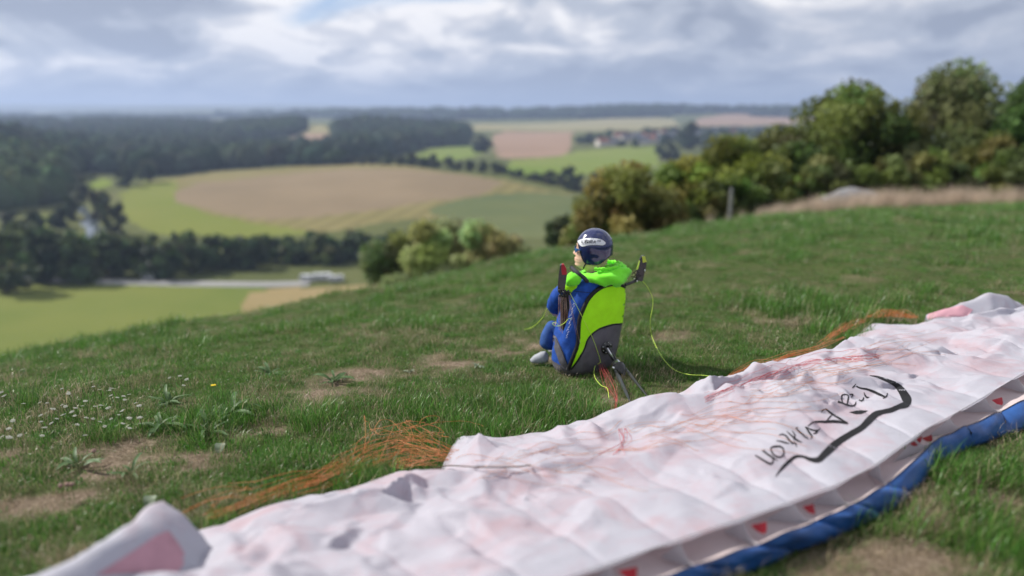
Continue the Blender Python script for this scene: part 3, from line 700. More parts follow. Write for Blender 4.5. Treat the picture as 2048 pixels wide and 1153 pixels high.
# folded tips of the wing
def fold(name, axis_px, width, height, m, parent, seed, n=40, mseg=22, hump=1.0, closed_end=True):
    A = catmull([on_ground(*p, 0.0) for p in axis_px], n); T = np.gradient(A, axis=0); T[:, 2] = 0; T /= np.linalg.norm(T, axis=1)[:, None]
    Nn = np.stack([-T[:, 1], T[:, 0], 0 * T[:, 0]], 1); V = []
    for k in range(n):
        s = k / (n - 1); e = 1.0
        if closed_end: e = min(1.0, math.sqrt(max(0.0, 1 - max(0, (s - .90) / .10) ** 2)) + .02)
        w = np.interp(s, np.linspace(0, 1, len(width)), width) * (.55 + .45 * e); h = np.interp(s, np.linspace(0, 1, len(height)), height) * e
        for j in range(mseg):
            a = math.pi * j / (mseg - 1)
            ca = 1 - 2 * j / (mseg - 1); kn = .28 * math.sin(s * 7 + seed); sa = 1 - abs((ca - kn) / (1 + kn if ca < kn else 1 - kn)) ** 1.5; sa = max(0.0, sa)
            V.append(A[k] + Nn[k] * w * ca + np.array([0, 0, 1]) * (h * sa + .004))
    V = np.array(V); amp = .016 * hump
    nz = .5 - 2.2 * np.abs(fbm(V[:, 0] * 7 + seed, V[:, 1] * 7 + V[:, 2] * 5, 3, seed)); V[:, 2] += amp * nz * np.clip((V[:, 2] - ground(V[:, 0], V[:, 1])) / .03, 0, 1)
    V[:, 0] += amp * .8 * fbm(V[:, 2] * 11, V[:, 1] * 9, 3, seed + 4)
    V[:, 2] = np.maximum(V[:, 2], ground(V[:, 0], V[:, 1]) + .002)
    o = add(name, V, grid_faces(n, mseg), m, parent)
    return o, V, grid_faces(n, mseg)
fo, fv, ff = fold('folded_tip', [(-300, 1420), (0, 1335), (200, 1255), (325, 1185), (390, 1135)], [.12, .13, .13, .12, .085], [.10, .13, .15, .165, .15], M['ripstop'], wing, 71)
bvh_f = BVHTree.FromPolygons([tuple(v) for v in fv], [tuple(int(i) for i in f) for f in ff])
decal('pink_panel', [(312, 1072), (336, 1062), (352, 1082), (368, 1108), (366, 1130), (350, 1152), (190, 1152), (258, 1108)], bvh_f, .0015, M['pinkcloth'], wing, 8)
decal('pink_panel', [(-10, 1130), (20, 1118), (8, 1134), (-10, 1142)], bvh_f, .0015, M['pinkcloth'], wing, 6)
# second fold at the far end
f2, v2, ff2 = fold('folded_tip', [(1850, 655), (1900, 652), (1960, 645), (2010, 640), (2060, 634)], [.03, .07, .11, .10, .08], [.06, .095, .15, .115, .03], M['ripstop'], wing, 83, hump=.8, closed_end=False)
bvh_f2 = BVHTree.FromPolygons([tuple(v) for v in v2], [tuple(int(i) for i in f) for f in ff2])
decal('pink_panel', [(1846, 626), (1880, 618), (1925, 611), (1946, 620), (1932, 636), (1880, 634), (1856, 640)], bvh_f2, .0015, M['pinkcloth'], wing, 5)
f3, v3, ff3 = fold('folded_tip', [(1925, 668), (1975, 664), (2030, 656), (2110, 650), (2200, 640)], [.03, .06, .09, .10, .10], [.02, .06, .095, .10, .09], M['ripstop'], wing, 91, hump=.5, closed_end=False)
bvh_f3 = BVHTree.FromPolygons([tuple(v) for v in np.vstack([v3, v2])], [tuple(int(i) for i in f) for f in np.vstack([ff3, ff2 + len(v3)])])
for st in SMALL: letter([(p_, [w_ * 2.0 for w_ in wd_]) for p_, wd_ in st], Z5, bvh_f3)
WING_POLY = np.vstack([WS[:, 2, :2], WS[::-1, -1, :2]])
NOSE_POLY = np.vstack([nB[:, :2], nD[::-1, :2] + (nD - nC)[::-1, :2] / np.linalg.norm((nD - nC)[::-1, :2], axis=1)[:, None] * .035])
FOLD_POLYS = [np.vstack([v.reshape(40, 22, 3)[:, 0, :2], v.reshape(40, 22, 3)[::-1, -1, :2]]) for v in (fv, v2, v3)]

# ------------------------------------------------------------------ the pilot figure and its motor harness
YP = 2.30
O_ = on_ground(1192, 746); YP = float(O_[1]); K = YP / 2.33
def Q(px, py, dy=0.0): return at_depth(px, py, YP + dy * K)
UPZ = np.array([0, 0, 1.0])
UK = UPZ * K
Fp = np.array([-.5, .866, 0]) * K; Rp = np.array([.866, .5, 0]) * K        # the way the pod faces, and its right
harness = empty('motor_harness', (O_[0], O_[1], O_[2]), 'small blue, lime and grey harness with motor and propeller, seated on the grass', 'harness')
# shell: stacked rounded sections
hs = np.array([0, .012, .04, .09, .15, .20, .245, .282, .305, .317, .322]); Wh = np.array([.092, .101, .110, .114, .114, .1130, .110, .101, .083, .057, .012])
Fb = np.array([.006, -.006, -.012, -.014, -.012, -.010, -.006, .000, .008, .022, .05]); Ff = np.array([.125, .135, .140, .138, .134, .130, .126, .120, .110, .098, .075])
C0 = np.array([-.010, -.010, -.008, .0, .010, .021, .028, .031, .032, .032, .032])
hh = np.linspace(0, 1, 46); hv = np.interp(hh, np.linspace(0, 1, len(hs)), hs); ex = 2 / 2.7; mseg = 64; V = []
def smooth1(a):
    k = np.array([1, 2, 3, 2, 1]) / 9; return np.convolve(np.pad(a, 2, mode='edge'), k, 'valid')
itp = lambda arr: smooth1(np.interp(hh, np.linspace(0, 1, len(hs)), arr))
wv, fbv, ffv, cv_ = itp(Wh), itp(Fb), itp(Ff), itp(C0)
for i in range(len(hh)):
    fm, fd = (fbv[i] + ffv[i]) / 2, (ffv[i] - fbv[i]) / 2
    for j in range(mseg):
        a = 2 * math.pi * j / mseg; ca, sa = math.cos(a), math.sin(a)
        c = cv_[i] + wv[i] * math.copysign(abs(ca) ** ex, ca); f = fm + fd * math.copysign(abs(sa) ** ex, sa)
        wr = .0030 * float(vnoise(np.array([a * 4]), np.array([hv[i] * 26]), 9)[0]) + .002 * float(vnoise(np.array([a * 9]), np.array([hv[i] * 60]), 8)[0])
        V.append(O_ + Rp * (c + wr * ca * 1.5) + Fp * (f + wr * sa * 1.5) + UK * hv[i])
V = np.array(V); Fs = [tuple(q) for q in grid_faces(len(hh), mseg, True)[:, ::-1]] + [tuple(range(mseg)), tuple(range((len(hh) - 1) * mseg, len(hh) * mseg))[::-1]]
shell = add('pod_shell', V, Fs, M['blue'], harness); shell.data.materials.append(M['greyc'])
for p_ in shell.data.polygons:
    if (p_.center.z + shell.location.z) / K < .034: p_.material_index = 1
bvh_pod = BVHTree.FromPolygons([tuple(v) for v in V], Fs)
Z1 = lambda x, y: (1000 + x / 2.8825, 420 + y / 2.8825)
lime = loop_px([Z1(*p) for p in [(650, 437), (700, 445), (726, 478), (728, 540), (716, 605), (700, 655), (640, 660), (560, 688), (505, 735), (480, 800), (450, 855), (402, 914), (392, 905), (420, 835), (445, 760), (452, 690), (458, 640), (475, 595), (505, 530), (560, 472), (605, 448)]], 90)
grey = [Z1(*p) for p in [(700, 660), (640, 665), (562, 693), (508, 740), (483, 803), (452, 860), (408, 918), (415, 936), (470, 952), (560, 958), (640, 948), (690, 915), (686, 860), (684, 800), (690, 730)]]
decal('lime_panel', lime, bvh_pod, .0042, M['lime'], harness, 3)
decal('grey_panel', grey, bvh_pod, .0030, M['greyc'], harness, 3)
decal('grey_side_panel', [Z1(*p) for p in [(300, 690), (330, 740), (365, 820), (392, 905), (410, 940), (380, 930), (345, 885), (315, 800), (298, 730)]], bvh_pod, .002, M['greyc'], harness, 5)
decal('grey_base_panel', [Z1(*p) for p in [(350, 890), (395, 925), (420, 945), (500, 962), (430, 962), (380, 935)]], bvh_pod, .003, M['greyc'], harness, 5)
def line_on(name, pts, rad, m, parent, off=.003, n=50, sides=6):
    P = catmull(np.array(pts, float), n); H = [cast(bvh_pod, p[0], p[1], off) for p in P]; H = [h for h in H if h is not None]
    if len(H) < 4: return None
    H = np.array(H)
    for _ in range(2): H[1:-1] = (H[:-2] + 2 * H[1:-1] + H[2:]) / 4
    v, f = tube(H, rad * K, sides); return add(name, v, f, m, parent)
line_on('piping', [Z1(*p) for p in [(392, 920), (425, 840), (448, 770), (452, 690), (458, 630), (480, 570), (512, 508), (562, 460), (620, 434), (680, 430), (722, 455), (735, 500)]], .0075, M['black'], harness, .0005, 70)
line_on('piping', [Z1(*p) for p in [(408, 918), (455, 855), (484, 800), (508, 738), (562, 690), (640, 662), (698, 656)]], .0038, M['black'], harness, .002, 50)
line_on('piping', [Z1(*p) for p in [(733, 480), (732, 540), (720, 605), (704, 655), (694, 730), (684, 800)]], .0035, M['black'], harness, .002, 50)
line_on('seam', [Z1(*p) for p in [(430, 470), (520, 478)]], .0009, M['black'], harness, .001, 12)
line_on('seam', [Z1(*p) for p in [(300, 690), (335, 760), (370, 840), (392, 900)]], .0012, M['black'], harness, .002, 20)
# stitched script down the side, too small to read
for q in range(15):
    s = q / 14; x = 425 + (386 - 425) * s + 4 * math.sin(q * 2.2); y = 545 + (735 - 545) * s
    pts = [Z1(x - 5, y + 5), Z1(x + 6 * math.sin(q), y), Z1(x + 1, y - 7), Z1(x + 6, y - 3 + 4 * math.cos(q * 3))]
    line_on('stitched_letter', pts, .00045, M['whiteprint'], harness, .0015, 8, 4)

# motor mount, motor, spinner, folded propeller
Bn = np.array([.50, -.83, -.25]); Bn /= np.linalg.norm(Bn); e1 = np.cross(Bn, UPZ); e1 /= np.linalg.norm(e1); e2 = np.cross(e1, Bn)
fl = cast(bvh_pod, 1212, 695, .004)
def lathe(c, ax, prof, sides=24, k=None):
    k = K if k is None else k; prof = [(t_ * k, r_ * k) for t_, r_ in prof]
    a1 = np.cross(ax, UPZ); a1 /= np.linalg.norm(a1); a2 = np.cross(a1, ax); V = []
    an = np.linspace(0, 2 * math.pi, sides, endpoint=False)
    for t, r in prof: V.append(c + ax * t + r * (np.cos(an)[:, None] * a1 + np.sin(an)[:, None] * a2))
    n = len(prof); return np.concatenate(V), [tuple(q) for q in grid_faces(n, sides, True)] + [tuple(range(sides))[::-1], tuple(range((n - 1) * sides, n * sides))]
fn = np.array([.45, -.88, .1]); fn /= np.linalg.norm(fn); g1 = np.cross(fn, UPZ); g1 /= np.linalg.norm(g1); g2 = np.cross(g1, fn)
v, f = lathe(fl, fn, [(-.006, .0215), (.002, .0215), (.004, .0205), (.0045, .009), (.008, .008)], 28); mount = add('motor_mount', v, f, M['blackm'], harness)
for q in range(8):
    a = q * math.pi / 4 + .3; v, f = lathe(fl + (fn * .004 + (g1 * math.cos(a) + g2 * math.sin(a)) * .0165) * K, fn, [(0, .0022), (.0015, .0022), (.0022, .0012)], 8); add('screw', v, f, M['steel'], mount)
sc_ = Q(1234, 729, -.075)                                                  # front of the motor
axis = sc_ - fl; axis /= np.linalg.norm(axis)
for off in (-.0075, .0075):
    v, f = tube(np.array([fl + (g1 * off + fn * .004) * K, sc_ + (g1 * off * .7 - axis * .006) * K]), .0033 * K, 8); add('motor_rod', v, f, M['blackm'], harness)
v, f = tube(np.array([fl + fn * .004, sc_]), .0028 * K, 8); add('drive_shaft', v, f, M['steel'], harness)
v, f = lathe(sc_ - axis * .012 * K, axis, [(0, .009), (.002, .0125), (.012, .0140), (.018, .0150), (.020, .0165), (.023, .0165)], 28); add('motor_can', v, f, M['steel'], harness)
v, f = lathe(sc_ + axis * .0105 * K, axis, [(0, .0195), (.008, .0208), (.018, .0185), (.032, .0125), (.041, .006), (.045, .001)], 28); add('spinner', v, f, M['blackm'], harness)
def blade(p0, p1, wdt, nrm):
    P = catmull([p0, (p0 * .6 + p1 * .4) + nrm * .006, p1], 14); t = (p1 - p0) / np.linalg.norm(p1 - p0); sd = np.cross(t, nrm); sd /= np.linalg.norm(sd); V = []
    for i in range(14):
        s = i / 13; w = wdt * np.interp(s, [0, .12, .35, .8, 1], [.45, .55, 1, .62, .15]); th_ = .0014 * (1 - .6 * s); tw = .5 * (1 - s); sv = sd * math.cos(tw) + nrm * math.sin(tw); nv = np.cross(t, sv)
        for x, z in ((-1, 0), (-.3, .9), (.5, .8), (1, 0), (.4, -.5), (-.4, -.5)): V.append(P[i] + sv * x * w / 2 + nv * z * th_)
    return np.array(V), [tuple(q) for q in grid_faces(14, 6, True)] + [tuple(range(6))[::-1], tuple(range(78, 84))]
cdir = np.array([0, -1, .35])
b1 = on_ground(1262, 808, .008); v, f = blade(sc_ + (axis * .016 + g1 * .017) * K, b1, .016 * K, cdir / np.linalg.norm(cdir)); add('propeller_blade', v, f, M['prop'], harness)
b2 = on_ground(1300, 800, .012); v, f = blade(sc_ + (axis * .014 - g1 * .02) * K, b2, .010 * K, np.array([-.6, -.6, .5]) / math.sqrt(.97)); add('propeller_blade', v, f, M['prop'], harness)
for sgn in (-1, 1):
    v, f = lathe(sc_ + (axis * .014 + g1 * sgn * .018 - fn * .004) * K, fn, [(0, .005), (.009, .005), (.011, .003)], 10); add('blade_pivot', v, f, M['steel'], harness)

# risers: stiff black arms with coloured tips
def plate(pts_px, dy, thick, m, name, parent):
    F_ = np.array([Q(x, y, dy) for x, y in pts_px]); Bk = F_ + np.array([0, thick * K, 0]); n = len(F_)
    return add(name, np.vstack([F_, Bk]), [tuple(range(n))[::-1], tuple(range(n, 2 * n))] + [(i, (i + 1) % n, n + (i + 1) % n, n + i) for i in range(n)], m, parent, smooth=False)
dyl = -.055
la = plate([Z1(*p) for p in [(347, 322), (356, 314), (384, 345), (386, 380), (380, 420), (372, 470), (352, 474), (333, 470), (335, 420), (340, 360)]], dyl, .012, M['carbon'], 'hang_arm', harness)
plate([Z1(*p) for p in [(356, 316), (368, 315), (382, 338), (385, 374), (358, 376), (354, 345)]], dyl - .002, .014, M['redtip'], 'arm_tip', la)
for q, (x, y) in enumerate([(342, 468), (350, 478), (358, 466), (366, 480), (375, 470), (384, 478), (394, 472), (402, 482), (348, 495), (362, 495), (376, 494), (390, 492)]):
    v, f = ellipsoid(Q(*Z1(x, y), dyl - .006 + .004 * (q % 3)), (.0042 * K, .004 * K, .0062 * K), 8, 10); add('line_link', v, f, M['blackm'], harness)
dyr = .075
ra = plate([Z1(*p) for p in [(815, 268), (832, 266), (846, 300), (842, 330), (830, 380), (822, 412), (808, 412), (790, 400), (782, 385), (795, 330), (806, 290)]], dyr, .012, M['carbon'], 'hang_arm', harness)
plate([Z1(*p) for p in [(819, 268), (836, 270), (846, 300), (824, 306)]], dyr - .002, .014, M['yellowtip'], 'arm_tip', ra)
plate([Z1(*p) for p in [(804, 292), (807, 296), (796, 345), (786, 345)]], dyr - .003, .002, M['limeline'], 'arm_edge', ra)
v, f = tube(catmull([Q(*Z1(722, 432), .05), Q(*Z1(758, 420), .06), Q(*Z1(795, 402), .078)], 10), .0055 * K, 8); add('hang_arm_strut', v, f, M['carbon'], harness)
for (x0, y0, x1, y1) in [(760, 372, 800, 345), (762, 398, 800, 360), (770, 410, 812, 380), (755, 385, 795, 405), (768, 360, 790, 400)]:
    v, f = tube(catmull([Q(*Z1(x0, y0), .06), Q(*Z1((x0 + x1) / 2 + 4, (y0 + y1) / 2 - 6), .06), Q(*Z1(x1, y1), .072)], 8), .0012 * K, 5); add('riser_cord', v, f, M['black'], harness)
for (x, y) in [(775, 400), (790, 412), (835, 350)]:
    v, f = ellipsoid(Q(*Z1(x, y), .066), (.003 * K, .003 * K, .004 * K), 7, 8); add('steel_link', v, f, M['steel'], harness)
# suspension strands hanging from the left arm down in front of a flat black plate
for q, (xa, xb, yb) in enumerate([(338, 340, 690), (345, 346, 694), (352, 350, 700), (360, 352, 705), (366, 370, 655), (374, 384, 650), (380, 392, 640), (356, 360, 712), (392, 440, 720), (398, 462, 770), (404, 400, 610)]):
    P = [Q(*Z1(xa, 492), dyl), Q(*Z1((xa + xb) / 2 + 3 * math.sin(q * 2.), (492 + yb) / 2), dyl - .006), Q(*Z1(xb, yb), dyl + .004)]
    v, f = tube(catmull(P, 14), .0009 if q < 8 else .0007, 5); add('riser_strand', v, f, M['brownline'], harness)
pk = [Z1(*p) for p in [(330, 500), (400, 500), (412, 560), (400, 640), (372, 715), (345, 690), (336, 600)]]
plate([Z1(*p) for p in [(350, 495), (396, 495), (402, 560), (388, 640), (366, 700), (352, 680), (350, 600)]], dyl + .022, .004, M['black'], 'strand_backplate', harness)  # plain black plate set behind the strands

# ---- pilot: one skinned body, then head, clothing and helmet
pilot = empty('pilot_figure', (O_[0] - .02, O_[1] + .06, O_[2]), 'small pilot figure in navy helmet and lime hood sitting in the harness', 'figure')
J = {'pelvis': (Q(1160, 712, .12), .055), 'belly': (Q(1172, 660, .10), .052), 'chest': (Q(1186, 600, .075), .040), 'neck0': (Q(1190, 556, .075), .034), 'neck1': (Q(1189, 534, .075), .026),
     'lsh': (Q(1146, 566, .02), .028), 'lel': (Q(1120, 592, .045), .034), 'lwr': (Q(1106, 614, .09), .026), 'lpalm': (Q(1116, 630, .12), .013),
     'rsh': (Q(1218, 575, .12), .026), 'rel': (Q(1200, 610, .22), .023), 'rwr': (Q(1150, 640, .27), .015), 'rpalm': (Q(1136, 646, .285), .011),
     'lhip': (Q(1138, 708, .09), .042), 'lkn': (Q(1104, 648, .135), .036), 'lsn': (Q(1098, 674, .12), .035), 'lan': (Q(1093, 703, .11), .032),
     'rhip': (Q(1165, 705, .16), .040), 'rkn': (Q(1138, 645, .26), .033), 'rsn': (Q(1132, 670, .255), .030), 'ran': (Q(1128, 690, .25), .026)}
E = [('pelvis', 'belly'), ('belly', 'chest'), ('chest', 'neck0'), ('neck0', 'neck1'), ('chest', 'lsh'), ('lsh', 'lel'), ('lel', 'lwr'), ('lwr', 'lpalm'), ('chest', 'rsh'), ('rsh', 'rel'), ('rel', 'rwr'), ('rwr', 'rpalm'),
     ('pelvis', 'lhip'), ('lhip', 'lkn'), ('lkn', 'lsn'), ('lsn', 'lan'), ('pelvis', 'rhip'), ('rhip', 'rkn'), ('rkn', 'rsn'), ('rsn', 'ran')]
for s in ('l', 'r'):                                                        # hands: four fingers and a thumb each
    pw, pp = J[s + 'wr'][0], J[s + 'palm'][0]; d = (pp - pw) / np.linalg.norm(pp - pw); sd_ = np.cross(d, UPZ); sd_ /= np.linalg.norm(sd_); d = d * K; sd_ = sd_ * K
    for k in range(4):
        b = pp + d * .010 + sd_ * (k - 1.5) * .0062; ln = (.017, .020, .019, .015)[k]
        J[f'{s}f{k}a'] = (b, .0034); J[f'{s}f{k}b'] = (b + d * ln * .55 - UK * .002, .0032); J[f'{s}f{k}c'] = (b + d * ln * .8 - UK * ln * .5, .0028)
        E += [(s + 'palm', f'{s}f{k}a'), (f'{s}f{k}a', f'{s}f{k}b'), (f'{s}f{k}b', f'{s}f{k}c')]
    b = pw * .5 + pp * .5 - sd_ * .012; J[f'{s}ta'] = (b, .0042); J[f'{s}tb'] = (b + d * .013 - sd_ * .006 - UK * .003, .0036); E += [(s + 'palm', f'{s}ta'), (f'{s}ta', f'{s}tb')]
names = list(J); base = np.array(worldpos(pilot))
me = bpy.data.meshes.new('body'); me.from_pydata([tuple(J[n][0] - base) for n in names], [(names.index(a), names.index(b)) for a, b in E], []); me.update()
bo = bpy.data.objects.new('body', me); COL.objects.link(bo)
md = bo.modifiers.new('skin', 'SKIN'); md.use_smooth_shade = True
if not me.skin_vertices: me.skin_vertices.new()
for i, n in enumerate(names): me.skin_vertices[0].data[i].radius = (J[n][1] * K, J[n][1] * K)
me.skin_vertices[0].data[0].use_root = True
bo.modifiers.new('sub', 'SUBSURF').levels = 2; bo.modifiers['sub'].render_levels = 2
dg = bpy.context.evaluated_depsgraph_get(); me2 = bpy.data.meshes.new_from_object(bo.evaluated_get(dg)); bo.modifiers.clear(); bo.data = me2; me2.name = 'body'
bo.parent = pilot
me2.materials.clear()
for mk in ('lime', 'blue', 'denim', 'skin'): me2.materials.append(M[mk])
jp = np.array([J[n][0] - base for n in names]); zone = []
for n in names:
    if n in ('lel', 'lwr', 'rel', 'rwr'): zone.append(1)
    elif n in ('pelvis', 'lhip', 'rhip') or n[1:] in ('kn', 'sn', 'an'): zone.append(2)
    elif 'palm' in n or n[1] in 'ft' and n[0] in 'lr' or n == 'neck1': zone.append(3)
    else: zone.append(0)
for p in me2.polygons:
    c = np.array(p.center); p.material_index = zone[int(np.argmin(np.linalg.norm(jp - c, axis=1)))]; p.use_smooth = True
for vtx in me2.vertices:                                                    # cloth creases
    c = vtx.co; vtx.co = c + vtx.normal * .004 * float(fbm(np.array([c.x * 45 + c.z * 30]), np.array([c.y * 45 - c.z * 55]), 3, 12)[0])

# head and face
HC = Q(1190, 493, .075)
Fh = np.array([-.965, .262, 0]) * K; Lh = np.array([-.262, -.965, 0]) * K            # face direction, the head's left (towards the lens)
tz = [-.100, -.086, -.078, -.071, -.063, -.055, -.048, -.045, -.041, -.036, -.033, -.022, -.010, .006, .02, .045]
tf = [.018, .020, .034, .056, .0655, .0632, .0660, .0645, .0662, .0625, .0615, .0600, .0585, .0600, .056, .03]
tb = [.030, .030, .030, .032, .036, .040, .042, .043, .044, .045, .046, .048, .05, .05, .048, .03]
tw = [.026, .027, .029, .033, .037, .040, .042, .0425, .043, .044, .044, .045, .046, .046, .043, .026]
zs = np.linspace(-.1, .045, 74); V = []; mh = 56
zf, zb, zw = np.interp(zs, tz, tf), np.interp(zs, tz, tb), np.interp(zs, tz, tw)
for i, z in enumerate(zs):
    for j in range(mh):
        a = 2 * math.pi * j / mh; ca, sa = math.cos(a), math.sin(a)
        f = (zf[i] if ca > 0 else zb[i]) * math.copysign(abs(ca) ** .85, ca); l = zw[i] * math.copysign(abs(sa) ** .9, sa)
        if ca > 0:
            f += np.interp(z, [-.034, -.031, -.025, -.014, -.004, .002], [0, .0075, .0125, .0070, .0015, 0]) * math.exp(-(l / .0075) ** 2)
            f += -.005 * math.exp(-((abs(l) - .018) / .009) ** 2 - ((z + .010) / .008) ** 2)      # eye sockets
            f += .003 * math.exp(-((abs(l) - .024) / .010) ** 2 - ((z + .028) / .010) ** 2)       # cheeks
        V.append(HC + Fh * f + Lh * l + UK * z)
add('head', np.array(V), [tuple(q) for q in grid_faces(len(zs), mh, True)] + [tuple(range(mh))[::-1], tuple(range((len(zs) - 1) * mh, len(zs) * mh))], M['skin'], pilot)
for zc_, rz_ in ((-.0408, .0022), (-.0470, .0024)):                          # lips
    v, f = ellipsoid(HC + Fh * .0632 + UK * zc_, (.0042, .0125, rz_), 8, 14, ax=np.array([Fh, Lh, UK])); add('lip', v, f, M['lip'], pilot)
# sunglasses: wrap-round lens and side arms
gl = empty('sunglasses', worldpos(pilot)); gl.parent = pilot; gl.location = (0, 0, 0)
for s in (-1, 1):
    V = []
    for i, b in enumerate(np.linspace(.12, 1.12, 12)):
        f = .0645 * math.cos(b) ** .6 + .0015; l = s * .0465 * math.sin(b) ** .85
        zt = -.003 - .001 * i / 11; zb_ = np.interp(i, [0, 3, 6, 8, 11], [-.012, -.0195, -.019, -.012, -.009])
        V += [HC + Fh * f + Lh * l + UK * zt, HC + Fh * (f + .0015) + Lh * l * 1.02 + UK * (zt + zb_) / 2, HC + Fh * f + Lh * l + UK * zb_]
    add('lens', np.array(V), grid_faces(12, 3), M['lens'], gl)
v, f = tube(np.array([HC + Fh * .0655 + Lh * .006 + UK * -.004, HC + Fh * .067 + UK * -.003, HC + Fh * .0655 - Lh * .006 + UK * -.004]), .0012 * K, 6); add('bridge', v, f, M['lens'], gl)

# helmet
helmet = empty('helmet', (0, 0, 0)); helmet.parent = pilot
RT, RF, RB, RL = .0600, .0612, .0600, .0540
te = np.radians([0, 24, 36, 44, 50, 56, 66, 85, 104, 118, 135, 155, 180]); ze = np.array([.021, .016, .006, -.012, -.030, -.0435, -.0525, -.0530, -.0540, -.050, -.038, -.026, -.022])
def hpoint(a, z, grow=0.0):
    rho = math.sqrt(max(0, 1 - (z / RT) ** 2)) if z > 0 else 1 - .16 * (z / .054) ** 2
    rim = .0016 * math.exp(-((z - .0265) / .0035) ** 2) * (1 if abs(a) > .3 else 0)
    rid = .0022 * (math.exp(-((abs(a) - 2.2 + z * 9) / .10) ** 2) + math.exp(-((abs(a) - 1.0 - z * 14) / .12) ** 2)) * (1 if z > .015 else 0)
    dent = -.0025 * math.exp(-((abs(a) - 1.75) / .20) ** 2 - ((z + .030) / .008) ** 2)
    k = 1 + (grow + rim + rid + dent) / .058
    ca, sa = math.cos(a), math.sin(a)
    return HC + Fh * (RF if ca > 0 else RB) * ca * rho * k + Lh * RL * sa * rho * k + UK * (z * (1 + grow / .06))
ma, mz = 96, 40; V = []
for i in range(mz):
    q = i / (mz - 1)
    for j in range(ma):
        a = 2 * math.pi * j / ma; aa = a if a <= math.pi else a - 2 * math.pi
        e = float(np.interp(abs(aa), te, ze)); z = e + (RT - .00005 - e) * math.cos(q * math.pi / 2)
        V.append(hpoint(aa, z))
V = np.array(V)
inner = HC + (V - HC) * .945; rimv = np.arange((mz - 1) * ma, mz * ma); nV = len(V)
Fh_ = [tuple(q) for q in grid_faces(mz, ma, True)] + [tuple(int(x) + nV for x in q[::-1]) for q in grid_faces(mz, ma, True)] + [(int(rimv[j]), int(rimv[(j + 1) % ma]), int(rimv[(j + 1) % ma]) + nV, int(rimv[j]) + nV) for j in range(ma)]
add('helmet_shell', np.vstack([V, inner]), Fh_, M['helmet'], helmet)
v, f = tube(np.vstack([V[rimv], V[rimv[:2]]]), .0014 * K, 6, False); add('edge_trim', v, f, M['black'], helmet)
bvh_h = BVHTree.FromPolygons([tuple(p) for p in V], [tuple(int(i) for i in q) for q in grid_faces(mz, ma, True)])
Z2 = lambda x, y: (1080 + x / 6.784, 430 + y / 6.784)
badge = decal('badge', loop_px([Z2(*p) for p in [(503, 358), (560, 333), (640, 320), (740, 320), (830, 338), (880, 368), (885, 395), (850, 414), (760, 410), (660, 414), (575, 432), (535, 400)]], 48), bvh_h, .0012, M['badge'], helmet, 3)
TXT = [[(575, 350), (570, 378), (598, 384)], [(618, 352), (608, 384)], [(628, 345), (650, 347), (662, 356), (648, 366), (622, 366), (645, 368), (655, 380), (612, 385), (628, 345)], [(668, 386), (678, 352), (712, 352), (712, 366), (676, 368), (704, 386)], [(716, 388), (748, 352), (752, 388)], [(730, 375), (754, 375)],
       [(778, 362), (782, 348), (798, 348), (796, 355), (784, 356), (796, 362)], [(824, 348), (808, 349), (808, 355), (820, 356), (818, 362), (804, 362)], [(602, 345), (640, 338)], [(572, 398), (600, 397)], [(604, 397), (625, 395)]]
for st in TXT:
    P = np.array([Z2(*p) for p in st]); V = []; n = 5 * len(P); pp = np.stack([np.interp(np.linspace(0, len(P) - 1, n), range(len(P)), P[:, i]) for i in (0, 1)], 1)
    small = st[0][0] > 770 or st[0][1] > 390 or st[0][1] < 346 and len(st) == 2
    H = [cast(bvh_h, *p, .0022) for p in pp]
    v, f = tube(np.array(H), .0004 * K if small else .0008 * K, 5); add('badge_letter', v, f, M['ink'], helmet)
strap = catmull([hpoint(1.15, -.050), HC + Fh * .030 + Lh * .036 - UK * .066, HC + Fh * .034 - UK * .0775, HC + Fh * .030 - Lh * .036 - UK * .066, hpoint(-1.15, -.050)], 20)
v, f = tube(strap, .0022 * K, 6); add('chin_strap', v, f, M['black'], helmet)

# collar and hood of the jacket
NB = HC + UK * -.088 - Fh * .004
V = []; nc = 48
for i, (dz, r0) in enumerate([(-.030, .060), (-.018, .052), (-.006, .046), (.002, .043), (.004, .040), (-.004, .036)]):
    for j in range(nc):
        a = 2 * math.pi * j / nc; wv_ = 1 + .05 * math.sin(3 * a + 1) + .03 * math.sin(7 * a)
        V.append(NB + Fh * math.cos(a) * r0 * wv_ * (1.08 if math.cos(a) > 0 else 1) + Lh * math.sin(a) * r0 * wv_ + UK * (dz - .012 * max(0, math.cos(a)) + .004 * math.sin(5 * a)))
add('collar', np.array(V), [tuple(q) for q in grid_faces(6, nc, True)], M['collar'], pilot)
# hood: a gathered ring that swells into a bag at the back
V = []; na, nb_ = 72, 28
for i in range(na):
    a = 2 * math.pi * i / na; bk = .5 - .5 * math.cos(a)                       # 0 front, 1 back
    rr_ = .045 + .020 * bk; tr = .0115 + .0215 * bk ** 1.6; ctr = NB - Fh * .010 * bk + (Fh * math.cos(a) * rr_ * (1.05 - .05 * bk) + Lh * math.sin(a) * (rr_ + .004)) + UK * (-.012 + .012 * bk)
    rad = Fh * math.cos(a) + Lh * math.sin(a)
    for j in range(nb_):
        b = 2 * math.pi * j / nb_; t1 = tr * (1 + .5 * float(fbm(np.array([a * 2.6 + math.sin(b) * 1.2]), np.array([math.cos(b) * 2.2 + 4]), 4, 14)[0]) - .16 * abs(math.sin(a * 3.5 + 1.6 * math.sin(b) + .6)) + .10)
        sag = 1.0 if math.sin(b) > 0 else 1.15
        V.append(ctr + rad * math.cos(b) * t1 * 1.2 + UK * math.sin(b) * t1 * .92 * sag)
add('hood', np.array(V), [tuple(q) for q in grid_faces(na, nb_, True)] + [((na - 1) * nb_ + j, (na - 1) * nb_ + (j + 1) % nb_, (j + 1) % nb_, j) for j in range(nb_)], M['hoodlime'], pilot)
